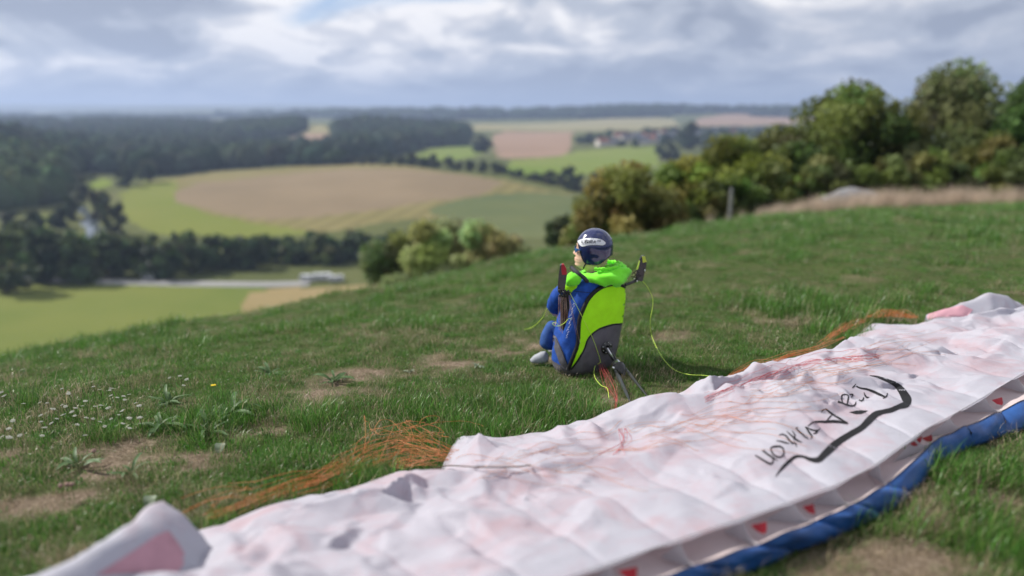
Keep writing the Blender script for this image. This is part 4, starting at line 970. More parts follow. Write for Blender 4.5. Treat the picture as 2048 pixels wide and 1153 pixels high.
# hood opening's gathered rim
rim = []
for a in np.linspace(math.radians(95), math.radians(265), 40):
    bk = .5 - .5 * math.cos(a); rr_ = .05 + .034 * bk
    rim.append(NB + Fh * math.cos(a) * rr_ + Lh * math.sin(a) * (rr_ * .95) + UK * (.018 + .012 * bk + .0018 * math.sin(a * 34)))
v, f = tube(np.array(rim), (.0052 + .0012 * np.sin(np.arange(40) * 1.7)) * K, 10); add('hood_rim', v, f, M['hoodlime'], pilot)
v, f = ellipsoid(Q(1147, 559, -.006), (.025 * K, .022 * K, .023 * K), 16, 20); v = v + (.012 * fbm(v[:, 0] * 40, v[:, 2] * 40, 3, 5))[:, None] * np.array([1, 1, 1]); add('shoulder', v, f, M['hoodlime'], pilot)
v, f = tube(catmull([Q(1143, 535, .03), Q(1151, 543, .0), Q(1160, 550, -.012), Q(1169, 557, -.008), Q(1176, 566, .012)], 14), .0068 * K, 10); add('collar_flap', v, f, M['collar'], pilot)
# shoes
for s, toe, heel in (('l', Q(1066, 713, .125), Q(1090, 716, .115)), ('r', Q(1104, 703, .27), Q(1124, 704, .255))):
    t0 = np.array([toe[0], toe[1], G(toe[0], toe[1]) + .018 * K]); h0 = np.array([heel[0], heel[1], G(heel[0], heel[1]) + .02 * K]); d = t0 - h0; d = d / np.linalg.norm(d) * K; sdv = np.cross(d / K, UK)
    V = []
    for i, s_ in enumerate(np.linspace(0, 1, 14)):
        c = h0 + d * (-.012 + s_ * .066); w = .019 * (1 - abs(2 * s_ - .95) ** 3.2) ** .5 if abs(2 * s_ - .95) < 1 else .002; hgt = np.interp(s_, [0, .15, .4, .8, 1], [.018, .034, .032, .020, .004])
        for j in range(14):
            a = 2 * math.pi * j / 14; V.append(c + sdv * math.cos(a) * w + UK * (math.sin(a) * hgt * (.9 if math.sin(a) > 0 else .45)))
    sh = add('shoe', np.array(V), [tuple(q) for q in grid_faces(14, 14, True)] + [tuple(range(14))[::-1], tuple(range(13 * 14, 14 * 14))], M['shoe'], pilot)

# ------------------------------------------------------------------ lines
def tubes(paths, rad, sides=4):
    Vs, Fs_, o = [], [], 0
    for P in paths:
        v, f = tube(P, rad, sides, False); Vs.append(v); Fs_ += [tuple(i + o for i in q) for q in f]; o += len(v)
    return np.concatenate(Vs), np.array(Fs_)
def one_line(name, pts, rad, m, label, group=None):
    v, f = tube(catmull(pts, 60), rad, 6); return tag(add(name, v, f, m), label, 'line', group)
one_line('brake_line', [Q(*Z1(404, 482), dyl - .005), Q(*Z1(440, 550), -.075), Q(*Z1(480, 630), -.055), cast(bvh_pod, *Z1(530, 740), .006), cast(bvh_pod, *Z1(572, 860), .005), cast(bvh_pod, *Z1(568, 880), .006), cast(bvh_pod, *Z1(542, 900), .006),
                        on_ground(*Z1(545, 960), .02), on_ground(*Z1(580, 1010), .03), on_ground(*Z1(618, 1030), .03), on_ground(*Z1(628, 1088), .012)], .0010, M['limeline'], 'lime line running down over the lime and grey back of the harness')
one_line('brake_line', [Q(*Z1(822, 412), .085), Q(*Z1(850, 445), .09), Q(*Z1(880, 510), .10), Q(*Z1(878, 570), .10), Q(*Z1(866, 640), .10), on_ground(*Z1(872, 715), .07), on_ground(*Z1(900, 790), .05), on_ground(*Z1(950, 870), .04), on_ground(*Z1(1010, 925), .03), on_ground(*Z1(1090, 950), .03), on_ground(*Z1(1180, 955), .03), on_ground(1425, 757, .03), on_ground(1441, 780, .03)], .0010, M['limeline'], 'lime line hanging from the yellow-tipped arm and trailing across the grass')
one_line('brake_line', [Q(*Z1(412, 630), -.06), Q(*Z1(395, 628), -.07), Q(*Z1(372, 652), -.075), Q(*Z1(345, 668), -.075), Q(*Z1(318, 670), -.075), Q(*Z1(304, 658), -.072), Q(*Z1(312, 650), -.07), Q(*Z1(330, 655), -.07), Q(*Z1(335, 668), -.068)], .0010, M['limeline'], 'short looped lime line beside the blue side of the harness')
one_line('brake_line', [Q(*Z1(292, 545), .07), Q(*Z1(268, 575), .11), Q(*Z1(250, 615), .17), Q(*Z1(215, 655), .27), on_ground(*Z1(180, 680), .04), on_ground(*Z1(140, 690), .03)], .0012, M['limeline'], 'blurred lime line running from the sleeve into the grass ahead')
def strands(path, n, spread, seed, hmin=.008, hmax=.05, curl=.02, npts=36):
    """a loose bundle following path (photo points), lying on the turf"""
    g = np.random.default_rng(seed); C = np.array([on_ground(*p, 0) for p in path]); out_ = []
    for q in range(n):
        a, b = sorted(g.random(2)); 
        if b - a < .35: a, b = max(0, a - .3), min(1, b + .3)
        tq = np.linspace(a, b, npts) * (len(C) - 1); i = np.clip(tq.astype(int), 0, len(C) - 2); fr_ = (tq - i)[:, None]; P = C[i] * (1 - fr_) + C[i + 1] * fr_
        sp = np.interp(np.linspace(a, b, npts), np.linspace(0, 1, len(spread)), spread)
        o1, o2 = g.normal(0, .45, 2); ph = g.random(4) * 6.28; k = np.linspace(0, 1, npts)
        off = o1 * (1 - k) + o2 * k + .5 * np.sin(k * (2 + 5 * g.random()) + ph[0]) * .6
        d = np.gradient(P, axis=0); nn = np.stack([-d[:, 1], d[:, 0]], 1); nn /= np.linalg.norm(nn, axis=1)[:, None] + 1e-9
        P[:, :2] += nn * (off * sp)[:, None] + curl * np.stack([np.sin(k * 9 * g.random() + ph[1]), np.cos(k * 9 * g.random() + ph[2])], 1) * g.random()
        z = ground(P[:, 0], P[:, 1]); P[:, 2] = z + .022 + hmin + (hmax - hmin) * (g.random() * .75 + .25 * np.sin(k * 6 + ph[3])).clip(0, 1) * np.sin(np.pi * np.clip(k * 1.0, .08, .92))
        out_.append(P)
    return out_
def bundle(name, paths, rad, m, label):
    v, f = tubes(paths, rad); o = add(name, v, f, m); return tag(o, label, 'line bundle', None, 'stuff')
tangle = strands([(420, 1058), (520, 1022), (640, 985), (730, 945), (800, 915), (870, 925), (905, 930)], 30, [.02, .035, .07, .10, .10, .07], 3, .0, .06, .03)
tangle += strands([(700, 945), (760, 895), (830, 890), (900, 900)], 12, [.05, .08, .07], 5, .01, .10, .09)
tangle += strands([(330, 1055), (420, 1030), (520, 1015), (680, 950)], 7, [.06, .06, .04], 8, .01, .04, .03)
tangle += strands([(780, 950), (850, 945), (910, 930)], 16, [.03, .04, .03], 11, .005, .03, .004)
bundle('line_tangle', tangle, .00062, M['orangeline'], 'tangle of orange lines on the grass behind the trailing edge, beside the corner flap')
t2 = strands([(1440, 778), (1500, 752), (1560, 735), (1640, 712), (1690, 690)], 16, [.01, .012, .02, .02], 21, .01, .04, .008)
t2 += strands([(1640, 705), (1690, 672), (1735, 650)], 26, [.02, .03, .02], 22, .01, .05, .01)
t2 += strands([(1730, 648), (1780, 644), (1835, 648)], 34, [.02, .03, .02], 23, .01, .055, .012)
bundle('line_tangle', t2, .0007, M['orangeline'], 'orange lines heaped along the far trailing edge by the folded tip')
def on_wing(px, py, off=.003):
    h = cast(bvh_wing, px, py, off); return h if h is not None else on_ground(px, py, .02)
g = np.random.default_rng(40); reds = []
for q in range(7):
    j = lambda a: g.normal(0, a)
    P = [cast(bvh_pod, 1190 + q * 1.5 + j(3), 705 + j(8), .004), cast(bvh_pod, 1198 + q * 1.2 + j(2), 728 + j(2), .004), on_ground(1204 + q * 3.0 + j(2), 752, .06), on_ground(1212 + q * 3.4 + j(2), 775, .045), on_ground(1231 + j(3), 800, .03), on_ground(1226 + j(5), 822, .02), on_ground(1240 + j(3), 842, .03), on_wing(1247 + j(4), 862), on_wing(1244 + j(9), 885), on_wing(1230 + j(20), 912)]
    reds.append(catmull([p for p in P if p is not None], 50))
bundle('line_bundle', reds, .00042, M['redline'], 'thin red lines running from the grey harness back to the white wing')
thin = []
for q in range(46):
    x0 = g.uniform(900, 1500); y0 = np.interp(x0, [900, 1100, 1300, 1500], [905, 885, 830, 790]) + g.uniform(5, 60); dxp = g.uniform(60, 240); dyp = dxp * g.uniform(-.35, .25)
    P = [on_wing(x0 + dxp * s + 8 * math.sin(s * 5 + q), y0 + dyp * s + 6 * math.sin(s * 7 + q * 2)) for s in np.linspace(0, 1, 16)]; thin.append(np.array(P))
for q in range(30):
    x0 = g.uniform(1480, 1800); y0 = np.interp(x0, [1480, 1640, 1800], [775, 725, 670]) + g.uniform(0, 40); dxp = g.uniform(60, 230); dyp = -dxp * g.uniform(.05, .32)
    P = [on_wing(x0 + dxp * s, y0 + dyp * s + 5 * math.sin(s * 6 + q)) for s in np.linspace(0, 1, 16)]; thin.append(np.array(P))
bundle('wing_lines', thin, .00042, M['orangeline'], 'fine orange lines scattered over the white cloth')
for k_, (pts, w) in enumerate([([(1410, 800), (1500, 765), (1560, 745), (1620, 728), (1700, 718), (1760, 716)], 0)]):
    rp = [np.array([on_wing(*(np.array(p) + g.normal(0, 2.0, 2) + [0, off_]), .003) for p in [tuple(v) for v in catmull(pts, 26)]]) for off_ in g.normal(0, 6, 9)]
    bundle('line_bundle', rp, .0005, M['redline'], 'red lines lying along the trailing edge towards the far tip')
one_line('stem', [on_ground(870, 938, .03), on_wing(900, 940, .012), on_wing(960, 943, .012), on_wing(1020, 942, .010), on_wing(1062, 935, .006)], .0016, M['bark'], 'thin dark stem lying across the corner flap of the wing')['category'] = 'stem'

# ------------------------------------------------------------------ turf
def clump(kind, seed):
    g = np.random.default_rng(seed); V, F, Cc = [], [], []
    n, l0, l1, w0, w1, lean, rad = {'lawn': (70, .014, .040, .0011, .0021, .95, .060), 'long': (44, .035, .095, .0013, .0024, .95, .050), 'dry': (46, .03, .085, .0009, .0016, 1.35, .065),
                                    'clover': (30, .012, .028, .004, .007, .9, .055), 'tall': (60, .35, .85, .004, .008, .35, .22), 'mid': (70, .05, .12, .004, .007, .7, .16)}[kind]
    for q in range(n):
        a = g.random() * 6.283; r = rad * math.sqrt(g.random()); b = np.array([math.cos(a) * r, math.sin(a) * r, -.004])
        d = g.random() * 6.283; ln = g.uniform(l0, l1); le = lean * g.uniform(.3, 1.1); w = g.uniform(w0, w1); dirh = np.array([math.cos(d), math.sin(d), 0]); sd_ = np.array([-math.sin(d), math.cos(d), 0])
        tw = g.uniform(-.8, .8); sd_ = sd_ * math.cos(tw) + dirh * math.sin(tw) * .6
        pts = []; p = b.copy(); an = le * .25
        for k in range(4):
            pts.append(p.copy()); p = p + (dirh * math.sin(an) + UPZ * math.cos(an)) * ln / 3; an += le * .55
        o = len(V)
        for k in range(3): wk = w * (1, .95, .65)[k]; V += [pts[k] - sd_ * wk / 2, pts[k] + sd_ * wk / 2]
        V.append(pts[3]); F += [(o, o + 1, o + 3, o + 2), (o + 2, o + 3, o + 5, o + 4), (o + 4, o + 5, o + 6)]
        u = g.random()
        if kind in ('lawn', 'long', 'mid'): c = np.array([.062, .17, .022]) * g.uniform(.5, 1.6) if u < .77 else (np.array([.17, .24, .07]) * g.uniform(.7, 1.3) if u < .94 else np.array([.40, .34, .21]) * g.uniform(.6, 1.1))
        elif kind == 'clover': c = np.array([.085, .18, .05]) * g.uniform(.7, 1.5)
        elif kind == 'tall': c = np.array([.52, .42, .33]) * g.uniform(.7, 1.2)
        else: c = np.array([.42, .34, .22]) * g.uniform(.4, 1.15)
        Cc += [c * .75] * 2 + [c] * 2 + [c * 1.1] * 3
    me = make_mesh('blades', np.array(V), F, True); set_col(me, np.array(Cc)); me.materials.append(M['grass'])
    return bpy.data.objects.new('blades', me)
def library(name, specs):
    c = bpy.data.collections.new(name)
    for i, (k, sd_) in enumerate(specs):
        o = clump(k, sd_); o.name = f'{name}_{i:02d}'; c.objects.link(o)
    return c
def scatter(name, lib, P, rot, scl, idx, label, cat=None):
    me = bpy.data.meshes.new(name); me.vertices.add(len(P)); me.vertices.foreach_set('co', np.asarray(P, np.float32).ravel())
    for nm, tp, arr, key in (('rot', 'FLOAT_VECTOR', rot, 'vector'), ('scl', 'FLOAT_VECTOR', scl, 'vector'), ('idx', 'INT', idx, 'value')):
        a = me.attributes.new(nm, tp, 'POINT'); a.data.foreach_set(key, np.asarray(arr, np.int32 if tp == 'INT' else np.float32).ravel())
    o = bpy.data.objects.new(name, me); COL.objects.link(o); tag(o, label, cat, None, 'stuff')
    ng = bpy.data.node_groups.new(name, 'GeometryNodeTree'); ng.interface.new_socket('Geometry', in_out='INPUT', socket_type='NodeSocketGeometry'); ng.interface.new_socket('Geometry', in_out='OUTPUT', socket_type='NodeSocketGeometry')
    gi = ng.nodes.new('NodeGroupInput'); go = ng.nodes.new('NodeGroupOutput'); ci = ng.nodes.new('GeometryNodeCollectionInfo'); ci.inputs['Collection'].default_value = lib
    ci.inputs['Separate Children'].default_value = True; ci.inputs['Reset Children'].default_value = True
    ip = ng.nodes.new('GeometryNodeInstanceOnPoints'); ip.inputs['Pick Instance'].default_value = True
    def at_(nm, dt):
        n = ng.nodes.new('GeometryNodeInputNamedAttribute'); n.data_type = dt; n.inputs['Name'].default_value = nm; return n.outputs['Attribute']
    l = ng.links.new; l(gi.outputs[0], ip.inputs['Points']); l(ci.outputs[0], ip.inputs['Instance']); l(at_('idx', 'INT'), ip.inputs['Instance Index'])
    er = ng.nodes.new('FunctionNodeEulerToRotation'); l(at_('rot', 'FLOAT_VECTOR'), er.inputs[0]); l(er.outputs[0], ip.inputs['Rotation']); l(at_('scl', 'FLOAT_VECTOR'), ip.inputs['Scale']); l(ip.outputs[0], go.inputs[0])
    o.modifiers.new('scatter', 'NODES').node_group = ng
    return o
lib = library('turf', [('lawn', i) for i in range(8)] + [('long', 20 + i) for i in range(5)] + [('dry', 40 + i) for i in range(5)] + [('clover', 60 + i) for i in range(3)])
g = np.random.default_rng(101)
n = 30000
r = .62 * (15 / .62) ** (g.random(n) ** .92); a = np.radians(g.uniform(-46, 46, n)); a = np.where(r < 1.6, a * 1.15, a)
x, y = r * np.sin(a), r * np.cos(a)
n2 = 7000; r2 = np.sqrt(g.uniform(8 ** 2, 34 ** 2, n2)); a2 = np.radians(g.uniform(-20, 46, n2)); x2, y2 = r2 * np.sin(a2), r2 * np.cos(a2)
x = np.concatenate([x, x2]); y = np.concatenate([y, y2]); r = np.hypot(x, y); n = len(x)
P2 = np.stack([x, y], 1)
bm_ = bare_mask(x, y); keep = g.random(n) > np.clip(bm_ * .62, 0, .7)
blocked = inside(P2, WING_POLY) | inside(P2, NOSE_POLY)
for fp in FOLD_POLYS: blocked |= inside(P2, fp)
pc = O_[:2] + Fp[:2] * .08; rel2 = P2 - pc; cc = rel2 @ Rp[:2] / K ** 2; cf = rel2 @ Fp[:2] / K ** 2; blocked |= ((cc / .118) ** 2 + (cf / .10) ** 2 < 1)
keep &= ~blocked
TANGLE = [on_ground(*p)[:2] for p in ((470, 1040), (560, 1012), (640, 985), (700, 955), (760, 920), (800, 905), (850, 920), (890, 925), (1660, 690), (1710, 662), (1780, 646))]
for q_ in TANGLE: keep &= ~((np.hypot(P2[:, 0] - q_[0], P2[:, 1] - q_[1]) < .075) & (g.random(n) < .6))
x, y, r, bm_ = x[keep], y[keep], r[keep], bm_[keep]; n = len(x)
tall = fbm(x * 1.7, y * 1.7, 3, 61); u = g.random(n)
idx = np.where(u < .06 + .55 * bm_ + .18 * np.clip(fbm(x * 3.1, y * 3.1, 3, 66) * 2, 0, 1) * (r < 5), g.integers(13, 18, n), np.where(u > .93, g.integers(18, 21, n), np.where((tall > .16) & (u > .45), g.integers(8, 13, n), g.integers(0, 8, n))))
sc0 = .88 * (.75 + .5 * g.random(n)) * (.85 + .9 * np.clip(tall + .1, 0, .5)) * np.clip(r / 6, 1, 3.2) ** .75 * (1 - .45 * bm_)
wd = sc0 * np.clip(r / 7, 1, 2.5) ** .6
scatter('grass', lib, np.stack([x, y, ground(x, y) - .002], 1), np.stack([g.normal(0, .12, n), g.normal(0, .12, n), g.random(n) * 6.28], 1), np.stack([wd, wd, sc0], 1), idx, 'short green meadow grass with dry blades covering the slope', 'grass')
# tall dry grass along the far edge of the meadow
lib2 = library('straw', [('tall', 80 + i) for i in range(4)])
n = 1500; px = g.uniform(1330, 2300, n); rd = np.interp(px, [1330, 1540, 2048, 2300], [16.5, 20.0, 26, 28]); P = []
tha = np.arctan2((px - 1024) / FPX, cp + .13 * sp_); rd = rd * g.uniform(.99, 1.20, n); x, y = rd * np.sin(tha), rd * np.cos(tha)
kp = g.random(n) < np.interp(px, [1330, 1420, 1500, 1560, 2300], [.0, .10, .10, .9, 1]); x, y = x[kp], y[kp]; n = len(x)
s0 = .85 * g.uniform(.5, 1.2, n) * np.interp(px[kp], [1330, 1540, 1700], [.4, .6, 1.0])
scatter('dry_grass', lib2, np.stack([x, y, ground(x, y) - .02], 1), np.stack([0 * x, 0 * x, g.random(n) * 6.28], 1), np.stack([s0, s0, s0], 1), g.integers(0, 4, n), 'tall tan dry grass along the far edge of the meadow', 'dry grass')

# ------------------------------------------------------------------ flowers and broad-leaved plants
M['umbel'] = mat('white_umbel', (.62, .62, .55), .8, .2, var=.1, vscale=300, transl=.2)
M['stalk'] = mat('green_stalk', (.06, .11, .03), .7, .2)
M['seedhead'] = mat('dusty_pink_seedhead', (.30, .20, .17), .9, .1, var=.3, vscale=300)
M['yellowf'] = mat('yellow_petals', (.75, .55, .03), .7, .2)
def umbel(seed):
    g = np.random.default_rng(seed); parts = []
    for q in range(26):
        a = q * 2.4; rr_ = .0105 * math.sqrt(q / 26); c = np.array([math.cos(a) * rr_, math.sin(a) * rr_, -.10 * rr_ ** 2 / .0105 + g.normal(0, .0006)])
        parts.append(ellipsoid(c, (.0021, .0021, .0013), 4, 6))
    return join(parts)
YARROW = [(120, 258), (350, 208), (315, 265), (333, 273), (385, 280), (320, 315), (290, 335), (210, 350), (260, 358), (45, 385), (100, 420), (475, 172), (567, 180), (630, 220), (690, 255), (550, 280), (435, 245), (485, 272), (440, 330), (475, 335), (510, 350), (605, 315), (240, 255), (270, 285), (395, 365), (380, 320), (65, 345), (862, 127), (917, 117), (950, 135), (935, 165), (12, 425), (625, 292), (420, 270), (365, 300)]
_g = np.random.default_rng(9)
YARROW += [(float(a_), float(b_)) for a_, b_ in zip(_g.uniform(0, 720, 26), _g.uniform(165, 440, 26))]
ymesh = {}
for i, (zx, zy) in enumerate(YARROW):
    b = on_ground(zx / 2.546, 700 + zy / 2.546 + 6, .052); gz_ = G(b[0], b[1]); hgt = b[2] - gz_; k = i % 4
    if k not in ymesh:
        v, f = umbel(k); mu = make_mesh('flower_head', v, f); mu.materials.append(M['umbel'])
        v, f = tube(catmull([(0, 0, -.055), (.003, .002, -.025), (0, 0, -.002)], 6), .0008, 5); ms = make_mesh('stem', v, f); ms.materials.append(M['stalk']); ymesh[k] = (mu, ms)
    e = empty('yarrow_flower', (b[0], b[1], gz_), 'small white flat-topped yarrow flower among the grass', 'flower', 'white yarrow flowers')
    sca = random.uniform(.5, .85)
    for nm, me in (('flower_head', ymesh[k][0]), ('stem', ymesh[k][1])):
        o = bpy.data.objects.new(nm, me); COL.objects.link(o); o.parent = e; o.location = (0, 0, hgt)
        if nm == 'flower_head': o.scale = (sca,) * 3; o.rotation_euler = (random.uniform(-.35, .35), random.uniform(-.35, .35), random.random() * 6)
for i, (zx, zy) in enumerate([(308, 692), (341, 686), (365, 685), (478, 515)]):
    b = on_ground(zx / 2.546, 700 + zy / 2.546, .045); v, f = ellipsoid(b, (.0062, .0062, .0055), 9, 12); v += (fbm(v[:, 0] * 900, v[:, 1] * 900 + v[:, 2] * 700, 2, i) * .0015)[:, None]
    sv, sf = tube(np.array([[b[0] + .002, b[1], G(b[0], b[1])], [b[0], b[1], b[2]]]), .0007, 5)
    e = empty('clover_seedhead', (b[0], b[1], G(b[0], b[1])), 'dusty brown clover seedhead in the trodden grass' if i < 3 else 'single brown seedhead between the leafy plants', 'seedhead', 'brown clover seedheads' if i < 3 else None)
    add('head', v, f, M['seedhead'], e); add('stem', sv, sf, M['stalk'], e)
b = on_ground(427, 771, .03); v, f = join([ellipsoid(b + np.array([math.cos(q) * .007, math.sin(q) * .007, .001 * (q % 2)]), (.004, .004, .0015), 5, 7) for q in np.arange(0, 6.2, 1.04)] + [ellipsoid(b, (.004, .004, .003), 5, 8)])
e = empty('yellow_flower', (b[0], b[1], G(b[0], b[1])), 'small yellow flower near the edge of the short turf', 'flower'); add('petals', v, f, M['yellowf'], e); v, f = tube(np.array([b * 1.0, [b[0], b[1], G(b[0], b[1])]]), .0008, 5); add('stem', v, f, M['stalk'], e)

M['plantain'] = mat('plantain_leaf', (.06, .12, .035), .5, .3, var=.25, vscale=25, bump=.3, bscale=120, transl=.25)
M['greyleaf'] = mat('grey_green_leaf', (.20, .25, .17), .6, .3, var=.15, vscale=30, transl=.2)
def leaf_mesh(ln, wd, arch, seed):
    g = np.random.default_rng(seed); n = 9; V = []; p = np.array([0, 0, .003]); an = arch
    for i in range(n):
        s = i / (n - 1); w = wd * (math.sin(math.pi * min(1, s * .93 + .04)) ** .85) * .5 + .0008; fold_ = .28 * w
        V += [p + [0, -w, fold_ + .001 * math.sin(i * 2.3)], p, p + [0, w, fold_ - .001 * math.sin(i * 1.7)]]
        p = p + np.array([math.cos(an), .06 * math.sin(i + seed), math.sin(an)]) * ln / (n - 1); an -= arch * 2.1 / (n - 1)
    return make_mesh('leaf', np.array(V), grid_faces(n, 3))
LEAVES = [leaf_mesh(.09 + .012 * k, .016 + .002 * (k % 3), .35 + .13 * (k % 4), k) for k in range(7)]
for me in LEAVES: me.materials.append(M['plantain'])
GREYL = [leaf_mesh(.05, .012, .5, 20 + k) for k in range(3)]
for me in GREYL: me.materials.append(M['greyleaf'])
PLANTS = [((463, 832), 16, 1.15, LEAVES, 'largest leafy plantain rosette, on the bare edge of the short turf'), ((338, 808), 11, .95, LEAVES, 'plantain rosette just right of the white flowers'), ((322, 858), 12, 1.0, LEAVES, 'low dark plantain rosette below the white flowers'),
          ((418, 872), 12, 1.05, LEAVES, 'spreading plantain rosette with glossy leaves beside the pale leaf'), ((157, 938), 8, 1.0, LEAVES, 'upright plantain clump in the trodden patch by the seedheads'), ((540, 752), 11, .95, LEAVES, 'plantain tuft at the blurred edge of the turf, left of its neighbour'),
          ((668, 765), 13, 1.0, LEAVES, 'bushy plantain tuft beside the brown bare soil'), ((955, 735), 11, 1.0, GREYL, 'grey-green rosette on the bare strip near the shoe'), ((820, 745), 8, .8, GREYL, 'small silvery rosette on the brown bare soil'), ((265, 950), 7, .7, LEAVES, 'small plantain rosette among cut grass')]
for (p, nl, sc1, lv, lab) in PLANTS:
    b = on_ground(*p, 0); e = empty('plantain_plant', tuple(b), lab, 'plant', 'broad-leaved rosettes in the turf')
    for q in range(nl):
        o = bpy.data.objects.new('leaf', lv[q % len(lv)]); COL.objects.link(o); o.parent = e; o.rotation_euler = (random.uniform(-.3, .3), random.uniform(-.35, .1), q * 2.4 + random.uniform(-.3, .3)); k = .78 * sc1 * random.uniform(.7, 1.15); o.scale = (k, k, k); o.location = (random.uniform(-.008, .008), random.uniform(-.008, .008), 0)
for p, lab in (((440, 893), 'single pale dried leaf lying on the short turf'), ((300, 1000), 'faded leaf lying in the grass near the folded wing tip')):
    b = on_ground(*p, .02); a = np.linspace(0, 2 * math.pi, 14, endpoint=False); V = np.stack([b[0] + .016 * np.cos(a), b[1] + .013 * np.sin(a), b[2] + .006 * np.cos(2 * a) + .010 * np.sin(a)], 1)
    tag(add('fallen_leaf', np.vstack([V, b[None]]), [(i, (i + 1) % 14, 14) for i in range(14)], M['greyleaf']), lab, 'leaf')

# ------------------------------------------------------------------ trees
def leaf_cloud(centres, radii, n, size, col, seed, droop=0.0):
    """n leaf quads in clusters; returns V, F, C"""
    g = np.random.default_rng(seed); k = g.choice(len(centres), n, p=(radii ** 2) / (radii ** 2).sum())
    d = g.normal(size=(n, 3)); d /= np.linalg.norm(d, axis=1)[:, None]; rad = radii[k] * g.random(n) ** .45
    P = centres[k] + d * rad[:, None] * np.array([1, 1, .85]); P[:, 2] -= droop * g.random(n) * radii[k]
    a = g.normal(size=(n, 3)); a /= np.linalg.norm(a, axis=1)[:, None]; b = np.cross(a, g.normal(size=(n, 3))); b /= np.linalg.norm(b, axis=1)[:, None]
    s = size * g.uniform(.6, 1.4, n)[:, None]
    V = np.stack([P - a * s, P + b * s * .55, P + a * s, P - b * s * .55], 1).reshape(-1, 3); F = np.arange(4 * n).reshape(n, 4)
    tone = (.75 + .5 * g.random(len(centres)))[k] * g.uniform(.75, 1.25, n)
    hue = g.normal(0, .10, (len(centres), 3))[k]
    C_ = np.clip(np.array(col)[None] * tone[:, None] * (1 + hue), .004, 1)
    return V, F, np.repeat(C_, 4, 0)
def tree(name, label, x, y, height, width, col, n, leaf, seed, group=None, base=.12, clusters=34, droop=0.0, cat='tree', z=None):
    g = np.random.default_rng(seed); z = G(x, y) if z is None else z; e = empty(name, (x, y, z), label, cat, group)
    b = np.array([x, y, z]); top = b + [g.normal(0, .03) * height, g.normal(0, .03) * height, height * .82]
    sp = catmull([b - [0, 0, .2], b + (top - b) * .3 + g.normal(0, .02, 3) * height, b + (top - b) * .65, top], 10)
    parts = [tube(sp, np.linspace(height * .028, height * .006, 10), 7)]
    cz0, cz1 = height * base, height
    ang = g.random(clusters) * 6.283; hz_ = g.random(clusters); rr_ = np.sqrt(g.random(clusters)) * np.sin(np.pi * np.clip(hz_ * .82 + .16, 0, 1)) ** .7 * width * .5 * .8
    ctr = np.stack([x + np.cos(ang) * rr_, y + np.sin(ang) * rr_, z + cz0 + hz_ * (cz1 - cz0) * .88 + .04 * height], 1); rad = g.uniform(.11, .22, clusters) * min(width, height * 1.2)
    for c in ctr[: 9]:
        s0 = sp[int(np.clip((c[2] - z) / height * 8, 1, 7))]; parts.append(tube(catmull([s0, (s0 + c) / 2 + [0, 0, .03 * height], c], 5), np.linspace(height * .010, height * .003, 5), 5))
    v, f = join(parts); add('trunk', v, f, M['bark'], e)
    V, F, C_ = leaf_cloud(ctr, rad, n, leaf, col, seed + 1, droop)
    o = add('crown', V, F, M['leaf'], e, False); set_col(o.data, C_); return e
def tree_px(name, label, px, d, top, wpx, col, n, leaf, seed, **kw):
    q = ray(px, 450); hr = math.hypot(q[0], q[1]); x, y = d * q[0] / hr, d * q[1] / hr; zt = at_depth(px, top, y)[2]; zg = G(x, y)
    w = wpx / FPX * y / (q[1]) * 1.0
    return tree(name, label, x, y, max(1.0, zt - zg), w, col, n, leaf, seed, z=zg, **kw)
GR = (.155, .205, .052); OL = (.165, .19, .08); DK = (.085, .135, .043); YG = (.25, .31, .055); BR = (.235, .235, .07)
tg = 'trees along the far edge of the meadow'
TREES = [('dark_tree', 'dark green tree cut off by the right edge of the picture', 2065, 31, 135, 150, DK, 7000, .11, 0), ('broadleaf_tree', 'tallest grey-green tree behind the dry grass', 1872, 34, 146, 235, OL, 9500, .11, 1),
         ('broadleaf_tree', 'leafy tree with two-lobed top left of the tallest tree', 1690, 32, 182, 215, GR, 8500, .11, 2), ('dark_tree', 'dark green tree behind the grey heap', 1560, 30, 262, 210, (.105, .14, .042), 7000, .11, 3),
         ('bush', 'light yellow-green bush standing before the darker trees', 1375, 24, 322, 150, YG, 5000, .09, 4), ('broadleaf_tree', 'mid green tree behind the pale post', 1465, 27, 275, 160, (.20, .245, .055), 5500, .10, 5),
         ('bush', 'brownish autumn bush nearest the helmet', 1255, 21, 322, 160, BR, 5000, .085, 6), ('bush', 'low olive bush at the left end of the meadow hedge', 1185, 22, 405, 110, (.18, .22, .06), 3200, .085, 7),
         ('bush', 'yellowish bush between the tallest tree and the picture edge', 1975, 30, 268, 110, (.135, .165, .045), 4200, .10, 8), ('dark_tree', 'dark shrub filling the gap left of the tallest tree', 1785, 36, 262, 130, (.10, .12, .05), 4500, .11, 9),
         ('bush', 'small dark bush below the mid green tree', 1500, 25, 372, 120, (.09, .12, .04), 3000, .09, 10), ('bush', 'low bush at the foot of the yellow-green one', 1320, 22, 398, 120, (.15, .18, .05), 3000, .085, 11),
         ('bush', 'grey-green bush under the tallest tree', 1830, 31, 290, 150, (.13, .14, .06), 5000, .10, 12), ('bush', 'low dark bush in the dry grass near the picture edge', 2030, 29, 300, 110, (.10, .14, .045), 3500, .10, 13)]
for nm, lab, px, d, top, wpx, c, n, lf, sd_ in TREES: tree_px(nm, lab, px, d, top, wpx * 1.45, c, int(n * 1.5), lf * 1.1, 200 + sd_ * 3, group=tg, base=.05, cat='bush' if nm == 'bush' else 'tree')
